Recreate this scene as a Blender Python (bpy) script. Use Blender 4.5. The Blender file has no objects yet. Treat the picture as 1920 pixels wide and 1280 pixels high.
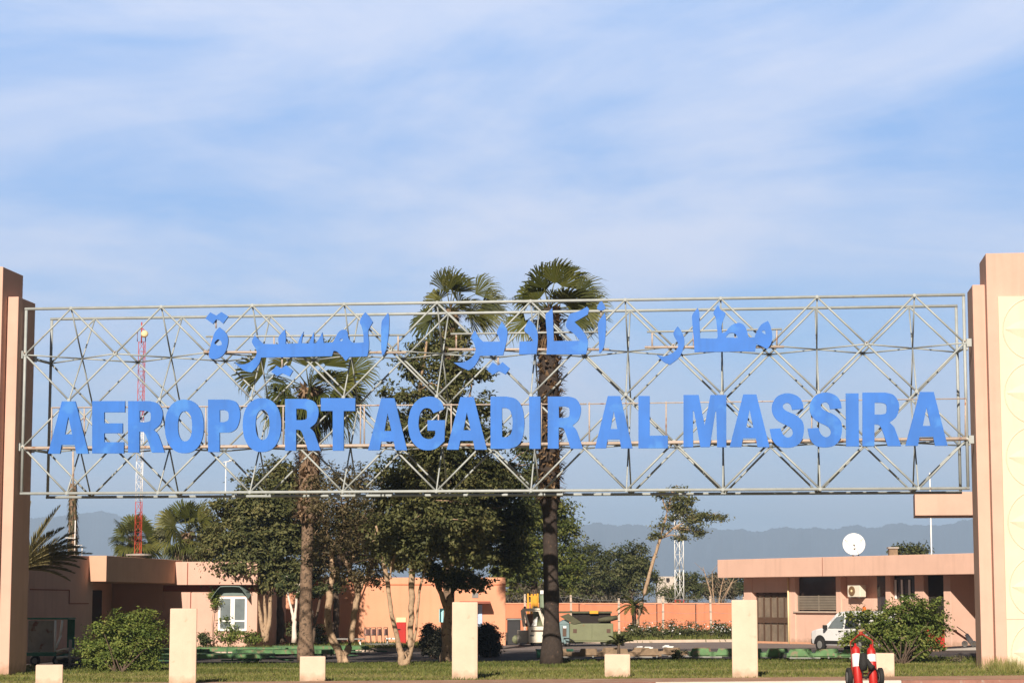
import bpy, math, random
import numpy as np
from mathutils import Vector, Matrix

R = math.radians
S = bpy.context.scene
COL = S.collection
random.seed(11)
RNG = np.random.default_rng(11)

# ------------------------------------------------------------------ camera
FPX = 4124.0                     # focal length in photo pixels (photo 1920 wide)
HCAM = 2.4
HORIZON = 1126.0
PITCH = math.atan((HORIZON - 640) / FPX)
cam_d = bpy.data.cameras.new("camera")
cam = bpy.data.objects.new("camera", cam_d)
COL.objects.link(cam)
cam.location = (0, 0, HCAM)
cam.rotation_euler = (math.pi / 2 + PITCH, 0, 0)
cam_d.sensor_width = 36
cam_d.lens = 36 * FPX / 1920
cam_d.clip_start = 0.5
cam_d.clip_end = 40000
S.camera = cam

# ------------------------------------------------------------------ light
SUN_AZ = 11.0      # degrees to the left of straight behind the camera
SUN_EL = 30.0
s_dir = Vector((-math.sin(R(SUN_AZ)) * math.cos(R(SUN_EL)), -math.cos(R(SUN_AZ)) * math.cos(R(SUN_EL)), math.sin(R(SUN_EL))))
sun_d = bpy.data.lights.new("sun", 'SUN')
sun_d.energy = 5.0
sun_d.angle = R(0.5)
sun_d.color = (1.0, 0.88, 0.745)
sun = bpy.data.objects.new("sun", sun_d)
COL.objects.link(sun)
sun.rotation_euler = s_dir.to_track_quat('Z', 'Y').to_euler()
sun.location = (0, -30, 60)

W = bpy.data.worlds.new("World")
S.world = W
W.use_nodes = True
nt = W.node_tree
nt.nodes.clear()
def nn(t, **kw):
    n = nt.nodes.new(t)
    for k, v in kw.items():
        setattr(n, k, v)
    return n
out = nn('ShaderNodeOutputWorld')
bg = nn('ShaderNodeBackground')
bg.inputs['Strength'].default_value = 0.05
sky = nn('ShaderNodeTexSky', sky_type='NISHITA', sun_disc=False)
sky.sun_elevation = R(SUN_EL)
sky.sun_rotation = math.atan2(s_dir.x, s_dir.y)
sky.air_density = 1.0
sky.dust_density = 1.5
sky.ozone_density = 1.5
tc = nn('ShaderNodeTexCoord')
def cloud(scale, sc, detail, rough, dist, lo, hi, off):
    mp = nn('ShaderNodeMapping')
    mp.inputs['Scale'].default_value = sc
    mp.inputs['Location'].default_value = off
    mp.inputs['Rotation'].default_value = (0, R(-4), 0)
    nt.links.new(tc.outputs['Generated'], mp.inputs['Vector'])
    n = nn('ShaderNodeTexNoise')
    n.inputs['Scale'].default_value = scale
    n.inputs['Detail'].default_value = detail
    n.inputs['Roughness'].default_value = rough
    n.inputs['Distortion'].default_value = dist
    nt.links.new(mp.outputs[0], n.inputs['Vector'])
    r = nn('ShaderNodeMapRange')
    r.interpolation_type = 'SMOOTHSTEP'
    r.inputs['From Min'].default_value = lo
    r.inputs['From Max'].default_value = hi
    nt.links.new(n.outputs['Fac'], r.inputs['Value'])
    return r.outputs['Result']
c1 = cloud(3.4, (1.0, 1.0, 3.3), 7, 0.56, 0.6, 0.36, 0.64, (0.95, 0.2, 0.3))
c2 = cloud(11.0, (0.8, 1.0, 2.2), 6, 0.6, 0.5, 0.30, 0.75, (1.3, 0.0, 0.7))
def mth(op, a, b=None, c=None, cl=False):
    n = nn('ShaderNodeMath', operation=op); n.use_clamp = cl
    for k, v in enumerate((a, b, c)):
        if v is None: continue
        if isinstance(v, (int, float)): n.inputs[k].default_value = v
        else: nt.links.new(v, n.inputs[k])
    return n.outputs[0]
def mrange(v, a, b, c=0.0, d=1.0):
    n = nn('ShaderNodeMapRange', interpolation_type='SMOOTHSTEP')
    for k, q in (('From Min', a), ('From Max', b), ('To Min', c), ('To Max', d)): n.inputs[k].default_value = q
    nt.links.new(v, n.inputs['Value'])
    return n.outputs['Result']
def mixc(f, a, b):
    n = nn('ShaderNodeMix', data_type='RGBA')
    nt.links.new(f, n.inputs['Factor'])
    for k, q in (('A', a), ('B', b)):
        if isinstance(q, tuple): n.inputs[k].default_value = (*q, 1)
        else: nt.links.new(q, n.inputs[k])
    return n.outputs['Result']
sep = nn('ShaderNodeSeparateXYZ'); nt.links.new(tc.outputs['Generated'], sep.inputs[0])
cm = mth('MULTIPLY_ADD', c1, 0.76, mth('MULTIPLY', c2, 0.33), True)
blue = mixc(mrange(sep.outputs['Z'], 0.0, 0.22), (7.0, 11.4, 16.6), (4.1, 7.7, 14.4))     # paler towards the horizon
veil = mixc(mrange(sep.outputs['Z'], 0.0, 0.10), (10.2, 13.0, 16.6), (10.8, 12.0, 15.3))
cirrus = mixc(cm, blue, veil)
# the cirrus bank lies ahead, in the north; the sky elsewhere is dimmed for darker shade
north = mth('MULTIPLY', mrange(sep.outputs['Y'], 0.72, 0.92), mrange(sep.outputs['Z'], 0.46, 0.31))
clear = mixc(mth('ADD', 0.74, 0.0), sky.outputs[0], (0.0, 0.0, 0.0))      # unseen sky mixed toward black to deepen the shadows
class _R: pass
mix = _R(); mix.outputs = {'Result': mixc(north, clear, cirrus)}  # clear is the unseen sky, dimmed toward black for darker shade
nt.links.new(mix.outputs['Result'], bg.inputs['Color'])
nt.links.new(bg.outputs[0], out.inputs['Surface'])

S.view_settings.view_transform = 'Standard'
S.view_settings.look = 'None'
S.view_settings.gamma = 1
S.view_settings.exposure = 0.52
S.render.resolution_x, S.render.resolution_y = 1024, 682
S.cycles.use_denoising = True
S.cycles.max_bounces = 6
S.cycles.transparent_max_bounces = 8
S.cycles.volume_bounces = 1

# ------------------------------------------------------------------ geometry helpers
cP, sP = math.cos(PITCH), math.sin(PITCH)
def ray(px, py):
    a, b = (px - 960) / FPX, (640 - py) / FPX
    return Vector((a, cP - sP * b, sP + cP * b))
def at(px, py, Y):
    v = ray(px, py)
    k = Y / v.y
    return Vector((v.x * k, Y, HCAM + v.z * k))
def gz(x):
    return 0.009 * max(-25.0, min(25.0, x))
def gnd(px, py):
    v = ray(px, py)
    k = HCAM / -v.z
    for _ in range(8):
        k = (gz(v.x * k) - HCAM) / v.z
    return Vector((v.x * k, v.y * k, HCAM + v.z * k))
def onplane(px, py, p0, n):
    v = ray(px, py)
    o = Vector((0, 0, HCAM))
    k = (Vector(p0) - o).dot(n) / v.dot(n)
    return o + v * k
def pxm(Y):
    return FPX / Y

# ------------------------------------------------------------------ materials
MATS = {}
def mat(name, col, rough=0.75, var=0.12, scale=2.0, bump=0.0, bscale=40, metal=0.0, spec=0.3, col2=None, thr=None, streak=0.0, splash=0.0):
    """plain surface with two octaves of tonal wear; col2 + thr = patches (rust, dirt, worn paint)"""
    m = bpy.data.materials.new(name)
    m.use_nodes = True
    t = m.node_tree
    b = t.nodes['Principled BSDF']
    b.inputs['Roughness'].default_value = rough
    b.inputs['Metallic'].default_value = metal
    b.inputs['Specular IOR Level'].default_value = spec
    co = t.nodes.new('ShaderNodeTexCoord')
    n = t.nodes.new('ShaderNodeTexNoise')
    n.inputs['Scale'].default_value = scale
    n.inputs['Detail'].default_value = 7
    n.inputs['Roughness'].default_value = 0.65
    t.links.new(co.outputs['Object'], n.inputs['Vector'])
    r = t.nodes.new('ShaderNodeValToRGB')
    r.color_ramp.elements[0].position = 0.3
    r.color_ramp.elements[1].position = 0.7
    k0, k1 = 1 - var, 1 + var
    r.color_ramp.elements[0].color = (col[0] * k0, col[1] * k0, col[2] * k0, 1)
    r.color_ramp.elements[1].color = (min(1, col[0] * k1), min(1, col[1] * k1), min(1, col[2] * k1), 1)
    t.links.new(n.outputs['Fac'], r.inputs['Fac'])
    c = r.outputs['Color']
    def over(fac, cc):
        nonlocal c
        x = t.nodes.new('ShaderNodeMix'); x.data_type = 'RGBA'
        t.links.new(fac, x.inputs['Factor']); t.links.new(c, x.inputs['A'])
        x.inputs['B'].default_value = (*cc, 1)
        c = x.outputs['Result']
    if col2 is not None:
        n2 = t.nodes.new('ShaderNodeTexNoise')
        n2.inputs['Scale'].default_value = scale * 1.7
        n2.inputs['Detail'].default_value = 5
        t.links.new(co.outputs['Object'], n2.inputs['Vector'])
        q = t.nodes.new('ShaderNodeMapRange')
        q.inputs['From Min'].default_value = thr
        q.inputs['From Max'].default_value = thr + 0.08
        t.links.new(n2.outputs['Fac'], q.inputs['Value'])
        over(q.outputs['Result'], col2)
    if streak > 0:                       # rain streaks running down the wall
        mp = t.nodes.new('ShaderNodeMapping')
        mp.inputs['Scale'].default_value = (2.2, 2.2, 0.12)
        t.links.new(co.outputs['Object'], mp.inputs['Vector'])
        n3 = t.nodes.new('ShaderNodeTexNoise')
        n3.inputs['Scale'].default_value = 1.6
        n3.inputs['Detail'].default_value = 4
        t.links.new(mp.outputs[0], n3.inputs['Vector'])
        q = t.nodes.new('ShaderNodeMapRange')
        q.inputs['From Min'].default_value = 0.52
        q.inputs['From Max'].default_value = 0.85
        q.inputs['To Max'].default_value = streak
        t.links.new(n3.outputs['Fac'], q.inputs['Value'])
        over(q.outputs['Result'], (col[0] * 0.6, col[1] * 0.55, col[2] * 0.5))
    if splash > 0:                       # soil splashed up the foot of the wall
        sp = t.nodes.new('ShaderNodeSeparateXYZ'); t.links.new(co.outputs['Object'], sp.inputs[0])
        n5 = t.nodes.new('ShaderNodeTexNoise'); n5.inputs['Scale'].default_value = 5; n5.inputs['Detail'].default_value = 5
        t.links.new(co.outputs['Object'], n5.inputs['Vector'])
        a5 = t.nodes.new('ShaderNodeMath'); a5.operation = 'MULTIPLY_ADD'; a5.inputs[1].default_value = -1.4 * splash
        t.links.new(n5.outputs['Fac'], a5.inputs[0]); t.links.new(sp.outputs['Z'], a5.inputs[2])
        q = t.nodes.new('ShaderNodeMapRange'); q.inputs['From Min'].default_value = -0.6 * splash; q.inputs['From Max'].default_value = 0.35 * splash
        q.inputs['To Min'].default_value = 0.75; q.inputs['To Max'].default_value = 0.0
        t.links.new(a5.outputs[0], q.inputs['Value'])
        over(q.outputs['Result'], (0.26, 0.17, 0.10))
    t.links.new(c, b.inputs['Base Color'])
    if bump > 0:
        n4 = t.nodes.new('ShaderNodeTexNoise')
        n4.inputs['Scale'].default_value = bscale
        n4.inputs['Detail'].default_value = 4
        t.links.new(co.outputs['Object'], n4.inputs['Vector'])
        bp = t.nodes.new('ShaderNodeBump')
        bp.inputs['Strength'].default_value = bump
        bp.inputs['Distance'].default_value = 0.02
        t.links.new(n4.outputs['Fac'], bp.inputs['Height'])
        t.links.new(bp.outputs[0], b.inputs['Normal'])
    MATS[name] = m
    return m

def leafmat(name, cols, trans=0.25, rough=0.6):
    m = bpy.data.materials.new(name)
    m.use_nodes = True
    t = m.node_tree
    b = t.nodes['Principled BSDF']
    b.inputs['Roughness'].default_value = rough
    b.inputs['Specular IOR Level'].default_value = 0.25
    a = t.nodes.new('ShaderNodeAttribute'); a.attribute_name = 'tint'
    r = t.nodes.new('ShaderNodeValToRGB')
    e = r.color_ramp.elements
    while len(e) < len(cols):
        e.new(0.5)
    for i, c in enumerate(cols):
        e[i].position = i / (len(cols) - 1)
        e[i].color = (*c, 1)
    t.links.new(a.outputs['Fac'], r.inputs['Fac'])
    t.links.new(r.outputs['Color'], b.inputs['Base Color'])
    tr = t.nodes.new('ShaderNodeBsdfTranslucent')
    t.links.new(r.outputs['Color'], tr.inputs['Color'])
    mx = t.nodes.new('ShaderNodeMixShader'); mx.inputs[0].default_value = trans
    t.links.new(b.outputs[0], mx.inputs[1]); t.links.new(tr.outputs[0], mx.inputs[2])
    t.links.new(mx.outputs[0], t.nodes['Material Output'].inputs['Surface'])
    MATS[name] = m
    return m

PEACH = (0.61, 0.390, 0.31)
M_PEACH = mat('peach_plaster', PEACH, 0.9, 0.07, 0.8, 0.25, 30, streak=0.3, splash=.45)
M_OFFICE = mat('office_plaster', (0.70, 0.455, 0.355), 0.9, 0.06, 0.8, 0.25, 30, streak=0.3, splash=.35)
M_STUB = mat('peach_block_plaster', (0.68, 0.51, 0.395), 0.9, 0.07, 1.5, 0.3, 30, col2=(0.52, 0.35, 0.25), thr=0.64, streak=0.35, splash=.30)
M_CREAM = mat('cream_relief_plaster', (0.70, 0.60, 0.455), 0.9, 0.05, 1.0, 0.1, 30, streak=.2, splash=.4)
M_ORANGE = mat('orange_plaster', (0.70, 0.335, 0.205), 0.9, 0.07, 0.6, 0.2, 25, streak=0.2)
M_DKORANGE = mat('terracotta_wall', (0.60, 0.22, 0.12), 0.9, 0.1, 0.8, 0.2, 20, streak=0.3)
M_REDBROWN = mat('red_brown', (0.28, 0.09, 0.06), 0.9, 0.1, 1.5)
M_STEEL = mat('pale_painted_steel', (0.355, 0.385, 0.38), 0.5, 0.12, 3, 0.0, 40, 0.0, 0.4, col2=(0.26, 0.19, 0.14), thr=0.68)
M_RUST = mat('rusty_painted_steel', (0.46, 0.385, 0.33), 0.7, 0.15, 4, col2=(0.32, 0.15, 0.085), thr=0.60)
M_BLUE = mat('blue_letter_paint', (0.022, 0.148, 0.54), 0.5, 0.12, 0.7, 0.0, 40, 0.0, 0.35, col2=(0.04, 0.195, 0.58), thr=0.60, streak=.45)
M_ASPH = mat('asphalt', (0.085, 0.072, 0.068), 0.95, 0.2, 0.5, 0.3, 60, col2=(0.12, 0.10, 0.085), thr=0.58)
M_DIRT = mat('dry_earth', (0.14, 0.10, 0.065), 0.98, 0.25, 0.35, 0.4, 20, col2=(0.09, 0.09, 0.04), thr=0.56)
M_TURF = mat('turf_soil', (0.19, 0.165, 0.065), 0.98, 0.3, 0.8, 0.4, 30, col2=(0.22, 0.16, 0.08), thr=0.60)
M_KERBR = mat('faded_red_kerb_paint', (0.30, 0.145, 0.11), 0.9, 0.2, 3, col2=(0.36, 0.27, 0.22), thr=0.60)
M_KERBW = mat('white_kerb_paint', (0.72, 0.62, 0.54), 0.9, 0.1, 3)
M_KERB = mat('concrete_kerb', (0.52, 0.42, 0.34), 0.9, 0.15, 2)
M_CONC = mat('grey_concrete', (0.34, 0.31, 0.28), 0.9, 0.15, 2, 0.2)
M_GLASS = mat('dark_window_glass', (0.03, 0.033, 0.04), 0.12, 0.2, 1, spec=0.6)
M_GLASSG = mat('grey_window_glass', (0.16, 0.19, 0.2), 0.15, 0.2, 1, spec=0.6)
M_DARK = mat('dark_interior', (0.025, 0.02, 0.018), 0.9)
M_WHITE = mat('white_paint', (0.78, 0.78, 0.76), 0.5, 0.04, 2, spec=0.4)
M_CARW = mat('white_car_paint', (0.80, 0.80, 0.80), 0.25, 0.02, 2, spec=0.5)
M_BLACK = mat('black_rubber', (0.022, 0.021, 0.02), 0.8, 0.2, 4)
M_GREY = mat('grey_metal', (0.22, 0.22, 0.21), 0.55, 0.15, 3)
M_BROWNF = mat('brown_door_frame', (0.10, 0.06, 0.04), 0.6)
M_SHUT = mat('grey_slat_shutter', (0.22, 0.19, 0.15), 0.8)
M_GREEN = mat('worn_green_deck_paint', (0.09, 0.20, 0.08), 0.75, 0.3, 2.5, col2=(0.22, 0.19, 0.11), thr=0.54)
M_GREEN2 = mat('dark_green_paint', (0.04, 0.16, 0.10), 0.7, 0.2, 3)
M_OLIVE = mat('pale_olive_machine_paint', (0.17, 0.185, 0.105), 0.6, 0.1, 2, col2=(0.20, 0.14, 0.07), thr=0.68)
M_TARP = mat('olive_tarpaulin', (0.085, 0.085, 0.05), 0.85, 0.2, 5, 0.3, 12)
M_BLUEGR = mat('blue_grey_machine_paint', (0.16, 0.23, 0.24), 0.6, 0.12, 3)
M_CREAMW = mat('cream_white_vehicle_paint', (0.74, 0.68, 0.56), 0.45, 0.06, 2, col2=(0.45, 0.38, 0.28), thr=0.68)
M_YEL = mat('yellow_machine_paint', (0.70, 0.34, 0.03), 0.55, 0.15, 4)
M_RED = mat('red_paint', (0.44, 0.018, 0.014), 0.45, 0.1, 2, spec=0.4)
M_WOOD = mat('weathered_boards', (0.24, 0.17, 0.11), 0.9, 0.3, 3, 0.3, 15)
M_TREDBR = mat('mast_red', (0.45, 0.05, 0.03), 0.6)
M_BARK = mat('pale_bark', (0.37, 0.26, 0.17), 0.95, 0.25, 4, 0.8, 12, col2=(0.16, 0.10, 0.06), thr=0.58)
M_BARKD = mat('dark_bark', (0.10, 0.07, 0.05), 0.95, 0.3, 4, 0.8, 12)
M_PTRUNK = mat('palm_trunk_fibre', (0.20, 0.135, 0.09), 0.95, 0.35, 6, 0.8, 14, col2=(0.07, 0.05, 0.035), thr=0.55)
M_PTRUNKD = mat('dark_palm_trunk', (0.045, 0.034, 0.028), 0.95, 0.35, 5, 0.8, 14, col2=(0.10, 0.066, 0.048), thr=0.62)
M_MOUNT = mat('bare_mountain_rock', (0.05, 0.048, 0.055), 1.0, 0.25, 0.01)
M_CYAN = mat('pale_cyan_plastic', (0.35, 0.68, 0.72), 0.5)
M_LBLUE = mat('pale_blue_door_paint', (0.45, 0.58, 0.82), 0.5)
M_CREAMY = mat('cream_yellow_panel', (0.80, 0.66, 0.38), 0.6)
M_AMBER = mat('amber_lens', (0.80, 0.14, 0.02), 0.3)

L_OLIVE = leafmat('olive_brown_leaves', [(0.0485, 0.0576, 0.0211), (0.1102, 0.12, 0.0422), (0.1875, 0.1679, 0.0634)], 0.2)
L_DARK = leafmat('dark_green_leaves', [(0.0286, 0.0448, 0.0185), (0.0732, 0.0897, 0.0333), (0.1528, 0.1495, 0.0519)], 0.2)
L_BROWN = leafmat('brownish_leaves', [(0.0525, 0.0424, 0.0199), (0.105, 0.0864, 0.0386), (0.18, 0.1413, 0.0692)], 0.2)
L_FRESH = leafmat('fresh_green_leaves', [(0.0446, 0.0675, 0.0162), (0.1114, 0.135, 0.0297), (0.2079, 0.2025, 0.0473)], 0.3)
L_BUSH = leafmat('bush_leaves', [(0.0535, 0.0892, 0.0194), (0.1426, 0.1944, 0.0389), (0.2851, 0.2916, 0.081)], 0.3)
L_FAR = leafmat('far_green_leaves', [(0.0462, 0.063, 0.021), (0.0908, 0.105, 0.036), (0.1485, 0.1425, 0.06)], 0.25)
L_PALM = leafmat('palm_leaves', [(0.03, 0.0428, 0.0107), (0.0909, 0.1016, 0.0214), (0.1818, 0.1711, 0.0481)], 0.3, 0.45)
L_DATE = leafmat('date_palm_leaves', [(0.09, 0.085, 0.03), (0.20, 0.18, 0.08), (0.34, 0.28, 0.13)], 0.25)
L_HEDGE = leafmat('clipped_dark_leaves', [(0.010, 0.013, 0.008), (0.022, 0.024, 0.014), (0.045, 0.040, 0.024)], 0.1)
L_SKIRT = leafmat('dead_palm_leaves', [(0.077, 0.0495, 0.0275), (0.198, 0.1265, 0.0715), (0.352, 0.242, 0.143)], 0.15)
L_GRASS = leafmat('grass_blades', [(0.0754, 0.1051, 0.0206), (0.1773, 0.1951, 0.0473), (0.3013, 0.27, 0.1031)], 0.3)
L_DRY = leafmat('dry_scrub', [(0.07, 0.065, 0.035), (0.14, 0.12, 0.07), (0.22, 0.18, 0.12)], 0.2)
L_FLOWER = leafmat('white_blossoms', [(0.6, 0.6, 0.58), (0.75, 0.75, 0.75)], 0.2)

# ------------------------------------------------------------------ object helpers
WLOC = {}
def tag(o, label=None, cat=None, group=None, kind=None):
    if label: o['label'] = label
    if cat: o['category'] = cat
    if group: o['group'] = group
    if kind: o['kind'] = kind
    return o
def thing(name, label, cat, loc, group=None):
    o = bpy.data.objects.new(name, None)
    o.empty_display_size = 0.3
    COL.objects.link(o)
    o.location = loc
    WLOC[o.name] = Vector(loc)
    return tag(o, label, cat, group)
def copy_tree(o, loc, rz=0.0, parent=None, scale=None):
    c = o.copy()
    COL.objects.link(c)
    if parent is not None:
        c.parent = parent
    else:
        c.location = loc
        c.rotation_euler = (0, 0, rz)
        if scale: c.scale = scale
    for ch in [k for k in S.objects if k.parent == o]:
        copy_tree(ch, None, 0, c)
    return c

class MB:
    def __init__(s):
        s.v = []; s.f = []; s.t = []; s.n = 0; s.has_t = False; s.sm = []
    def add(s, verts, faces, tint=None, smooth=False):
        b = s.n
        s.v.extend([tuple(p) for p in verts])
        s.f.extend([tuple(i + b for i in f) for f in faces])
        s.n += len(verts)
        s.sm.extend([smooth] * len(faces))
        if tint is not None: s.has_t = True
        s.t.extend([0.5 if tint is None else tint] * len(verts))
    def obox(s, c, ax, ay, az):
        """box: centre + three half-axis vectors"""
        c, ax, ay, az = Vector(c), Vector(ax), Vector(ay), Vector(az)
        vs = [c + i * ax + j * ay + k * az for i in (-1, 1) for j in (-1, 1) for k in (-1, 1)]
        s.add(vs, [(0, 1, 3, 2), (4, 6, 7, 5), (0, 4, 5, 1), (2, 3, 7, 6), (0, 2, 6, 4), (1, 5, 7, 3)])
    def box(s, x0, x1, y0, y1, z0, z1):
        s.obox(((x0 + x1) / 2, (y0 + y1) / 2, (z0 + z1) / 2), ((x1 - x0) / 2, 0, 0), (0, (y1 - y0) / 2, 0), (0, 0, (z1 - z0) / 2))
    def tube(s, pts, rad, n=6, cap=True, tint=None, jit=0.0, smooth=True):
        pts = [Vector(p) for p in pts]
        if not hasattr(rad, '__len__'): rad = [rad] * len(pts)
        vs = []
        up = Vector((0.013, 0.021, 1))
        for i, p in enumerate(pts):
            d = (pts[min(i + 1, len(pts) - 1)] - pts[max(i - 1, 0)])
            d.normalize()
            if abs(d.dot(up)) > 0.97: u0 = Vector((1, 0.02, 0.01))
            else: u0 = up
            a = d.cross(u0).normalized()
            b = a.cross(d).normalized()
            for k in range(n):
                w = 2 * math.pi * (k + 0.5) / n
                rr = rad[i] * (1 + random.uniform(-jit, jit))
                vs.append(p + (a * math.cos(w) + b * math.sin(w)) * rr)
        fs = []
        for i in range(len(pts) - 1):
            for k in range(n):
                k2 = (k + 1) % n
                fs.append((i * n + k, i * n + k2, (i + 1) * n + k2, (i + 1) * n + k))
        if cap:
            fs.append(tuple(range(n - 1, -1, -1)))
            fs.append(tuple((len(pts) - 1) * n + k for k in range(n)))
        s.add(vs, fs, tint, smooth)
    def lathe(s, c, axis, prof, n=16, smooth=True):
        """profile [(r, h)] turned about axis through c"""
        axis = Vector(axis).normalized()
        a = axis.orthogonal().normalized(); b = axis.cross(a)
        vs = []
        for r, h in prof:
            for k in range(n):
                w = 2 * math.pi * k / n
                vs.append(Vector(c) + axis * h + (a * math.cos(w) + b * math.sin(w)) * r)
        fs = []
        for i in range(len(prof) - 1):
            for k in range(n):
                k2 = (k + 1) % n
                fs.append((i * n + k, i * n + k2, (i + 1) * n + k2, (i + 1) * n + k))
        fs.append(tuple(range(n - 1, -1, -1)))
        fs.append(tuple((len(prof) - 1) * n + k for k in range(n)))
        s.add(vs, fs, None, smooth)
    def prism(s, poly, thick):
        """polygon of 3D points extruded by the vector thick"""
        n = len(poly); thick = Vector(thick)
        vs = [Vector(p) for p in poly] + [Vector(p) + thick for p in poly]
        fs = [tuple(range(n)), tuple(range(2 * n - 1, n - 1, -1))]
        for i in range(n):
            j = (i + 1) % n
            fs.append((i, i + n, j + n, j))
        s.add(vs, fs)
    def build(s, name, m, parent=None, bevel=0.0, wl=None):
        me = bpy.data.meshes.new(name)
        if wl is None:
            wl = Vector((0, 0, 0)); p = parent
            if p is not None:
                while p.parent is not None: p = p.parent
                wl = WLOC.get(p.name, Vector((0, 0, 0)))
        vs = np.array(s.v, dtype=np.float64).reshape(-1, 3) - np.array(wl)
        me.from_pydata(vs.tolist(), [], s.f)
        me.materials.append(m)
        me.polygons.foreach_set('use_smooth', s.sm)
        if s.has_t:
            at_ = me.attributes.new('tint', 'FLOAT', 'POINT')
            at_.data.foreach_set('value', np.array(s.t, dtype=np.float32))
        me.update()
        o = bpy.data.objects.new(name, me)
        COL.objects.link(o)
        if parent is not None: o.parent = parent
        if bevel > 0:
            bv = o.modifiers.new('bevel', 'BEVEL'); bv.width = bevel; bv.segments = 2; bv.limit_method = 'ANGLE'
        return o

def quads(name, m, parent, C, size, up_bias=0.4, asp=0.5, tint=None, wl=None, outward=None):
    """many leaf-sized pointed faces (diamonds) at the points C"""
    n = len(C)
    nv = RNG.normal(size=(n, 3)); nv[:, 2] = np.abs(nv[:, 2]) + up_bias
    if outward is not None: nv += outward * 0.8
    nv /= np.linalg.norm(nv, axis=1)[:, None]
    a = np.cross(nv, RNG.normal(size=(n, 3))); a /= np.linalg.norm(a, axis=1)[:, None] + 1e-9
    b = np.cross(nv, a)
    L = (size * RNG.uniform(0.6, 1.35, n))[:, None]
    V = np.stack([C - a * L * .5, C + b * L * asp * .5 + nv * L * .06, C + a * L * .5, C - b * L * asp * .5 + nv * L * .06], 1).reshape(-1, 3)
    if wl is None:
        wl = np.zeros(3)
        p = parent
        if p is not None:
            while p.parent is not None: p = p.parent
            wl = np.array(WLOC.get(p.name, Vector((0, 0, 0))))
    V = V - wl
    me = bpy.data.meshes.new(name)
    me.vertices.add(4 * n); me.loops.add(4 * n); me.polygons.add(n)
    me.vertices.foreach_set('co', V.ravel())
    me.loops.foreach_set('vertex_index', np.arange(4 * n, dtype=np.int32))
    me.polygons.foreach_set('loop_start', np.arange(0, 4 * n, 4, dtype=np.int32))
    me.polygons.foreach_set('loop_total', np.full(n, 4, dtype=np.int32))
    me.materials.append(m)
    if tint is None: tint = RNG.random(n)
    t_ = me.attributes.new('tint', 'FLOAT', 'POINT')
    t_.data.foreach_set('value', np.repeat(np.clip(tint, 0, 1), 4).astype(np.float32))
    me.update(calc_edges=True)
    o = bpy.data.objects.new(name, me)
    COL.objects.link(o)
    if parent is not None: o.parent = parent
    return o

TREE_K = 2.9
BUSH_K = 2.6
def clumps(blobs, per_m3, leaves, rc, gap=0.0):
    """leaf points gathered in clumps through ellipsoids; blobs = [(centre, rx, ry, rz)]"""
    P = []; T = []; O = []; K = []
    for c, rx, ry, rz in blobs:
        n = max(9, int(per_m3 * 4.19 * rx * ry * rz))
        d = RNG.normal(size=(n, 3)); d /= np.linalg.norm(d, axis=1)[:, None]
        rad = RNG.random(n) ** 0.45
        cc = np.array(c) + d * rad[:, None] * np.array([rx, ry, rz]) * RNG.uniform(0.82, 1.12, (n, 1))
        for q, dd in zip(cc, d):
            m_ = int(leaves * RNG.uniform(0.5, 1.4))
            r_ = rc * RNG.uniform(0.6, 1.3)
            g = RNG.normal(size=(m_, 3)) * np.array([r_, r_, r_ * 0.55]) * 0.6
            P.append(q + g)
            T.append(np.clip(RNG.normal(RNG.uniform(0.2, 0.8), 0.15, m_), 0, 1))
            O.append(np.repeat(dd[None], m_, 0))
            K.append(q)
    return np.concatenate(P), np.concatenate(T), np.concatenate(O), K

def tree(name, label, cat, group, base, trunks, blobs, leafm, barkm, D, per=3.0, leaves=45, rc=0.35, size=0.17, twigs=40, asp=0.5, tipr=0.05):
    """trunks: polylines [(px,py,radius m)] at depth D; blobs: (px,py,rx px,ry px[,dD])"""
    t = thing(name, label, cat, base, group)
    mb = MB(); tips = []
    for pl in trunks:
        pts = [at(p[0], p[1], D + (p[3] if len(p) > 3 else 0)) for p in pl]
        # refine with slight wobble
        P2 = []; r2 = []
        for i in range(len(pts) - 1):
            for k in range(4):
                f = k / 4
                w = Vector((random.uniform(-1, 1), random.uniform(-1, 1), 0)) * pl[i][2] * 0.22 * (0 if (i == 0 and k == 0) else 1)
                P2.append(pts[i].lerp(pts[i + 1], f) + w); r2.append(pl[i][2] * (1 - f) + pl[i + 1][2] * f)
        P2.append(pts[-1]); r2.append(pl[-1][2])
        mb.tube(P2, r2, 8, jit=0.10)
        tips += [(p, q) for p, q in zip(P2[len(P2) // 3:], r2[len(r2) // 3:])]
    k = pxm(D)
    bl = []
    for b in blobs:
        dd = b[4] if len(b) > 4 else 0.0
        c = at(b[0], b[1], D + dd)
        bl.append((c, b[2] / k, max(b[2], b[3]) * 0.8 / k, b[3] / k))
    P, T, O, K = clumps(bl, per * TREE_K, leaves * 1.25, rc)
    random.shuffle(K)
    K.sort(key=lambda q: q[1] + random.uniform(-1.6, 1.6))     # more of the limbs on our side
    for q in K[:twigs]:                     # limbs from the trunks out to the leaf clumps
        q = Vector(q)
        p, r = min(tips, key=lambda z: (z[0] - q).length + max(0, z[0].z - q.z) * 2)
        mid = p.lerp(q, 0.5) + Vector((random.uniform(-.2, .2), random.uniform(-.2, .2), random.uniform(-.05, .3)))
        rr = min(r * 0.6, tipr)
        mb.tube([p, mid, q], [rr, rr * 0.6, rr * 0.25], 5)
    mb.build('trunk', barkm, t)
    quads('crown', leafm, t, P, size, 0.35, asp, T, None, O)
    return t

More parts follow.
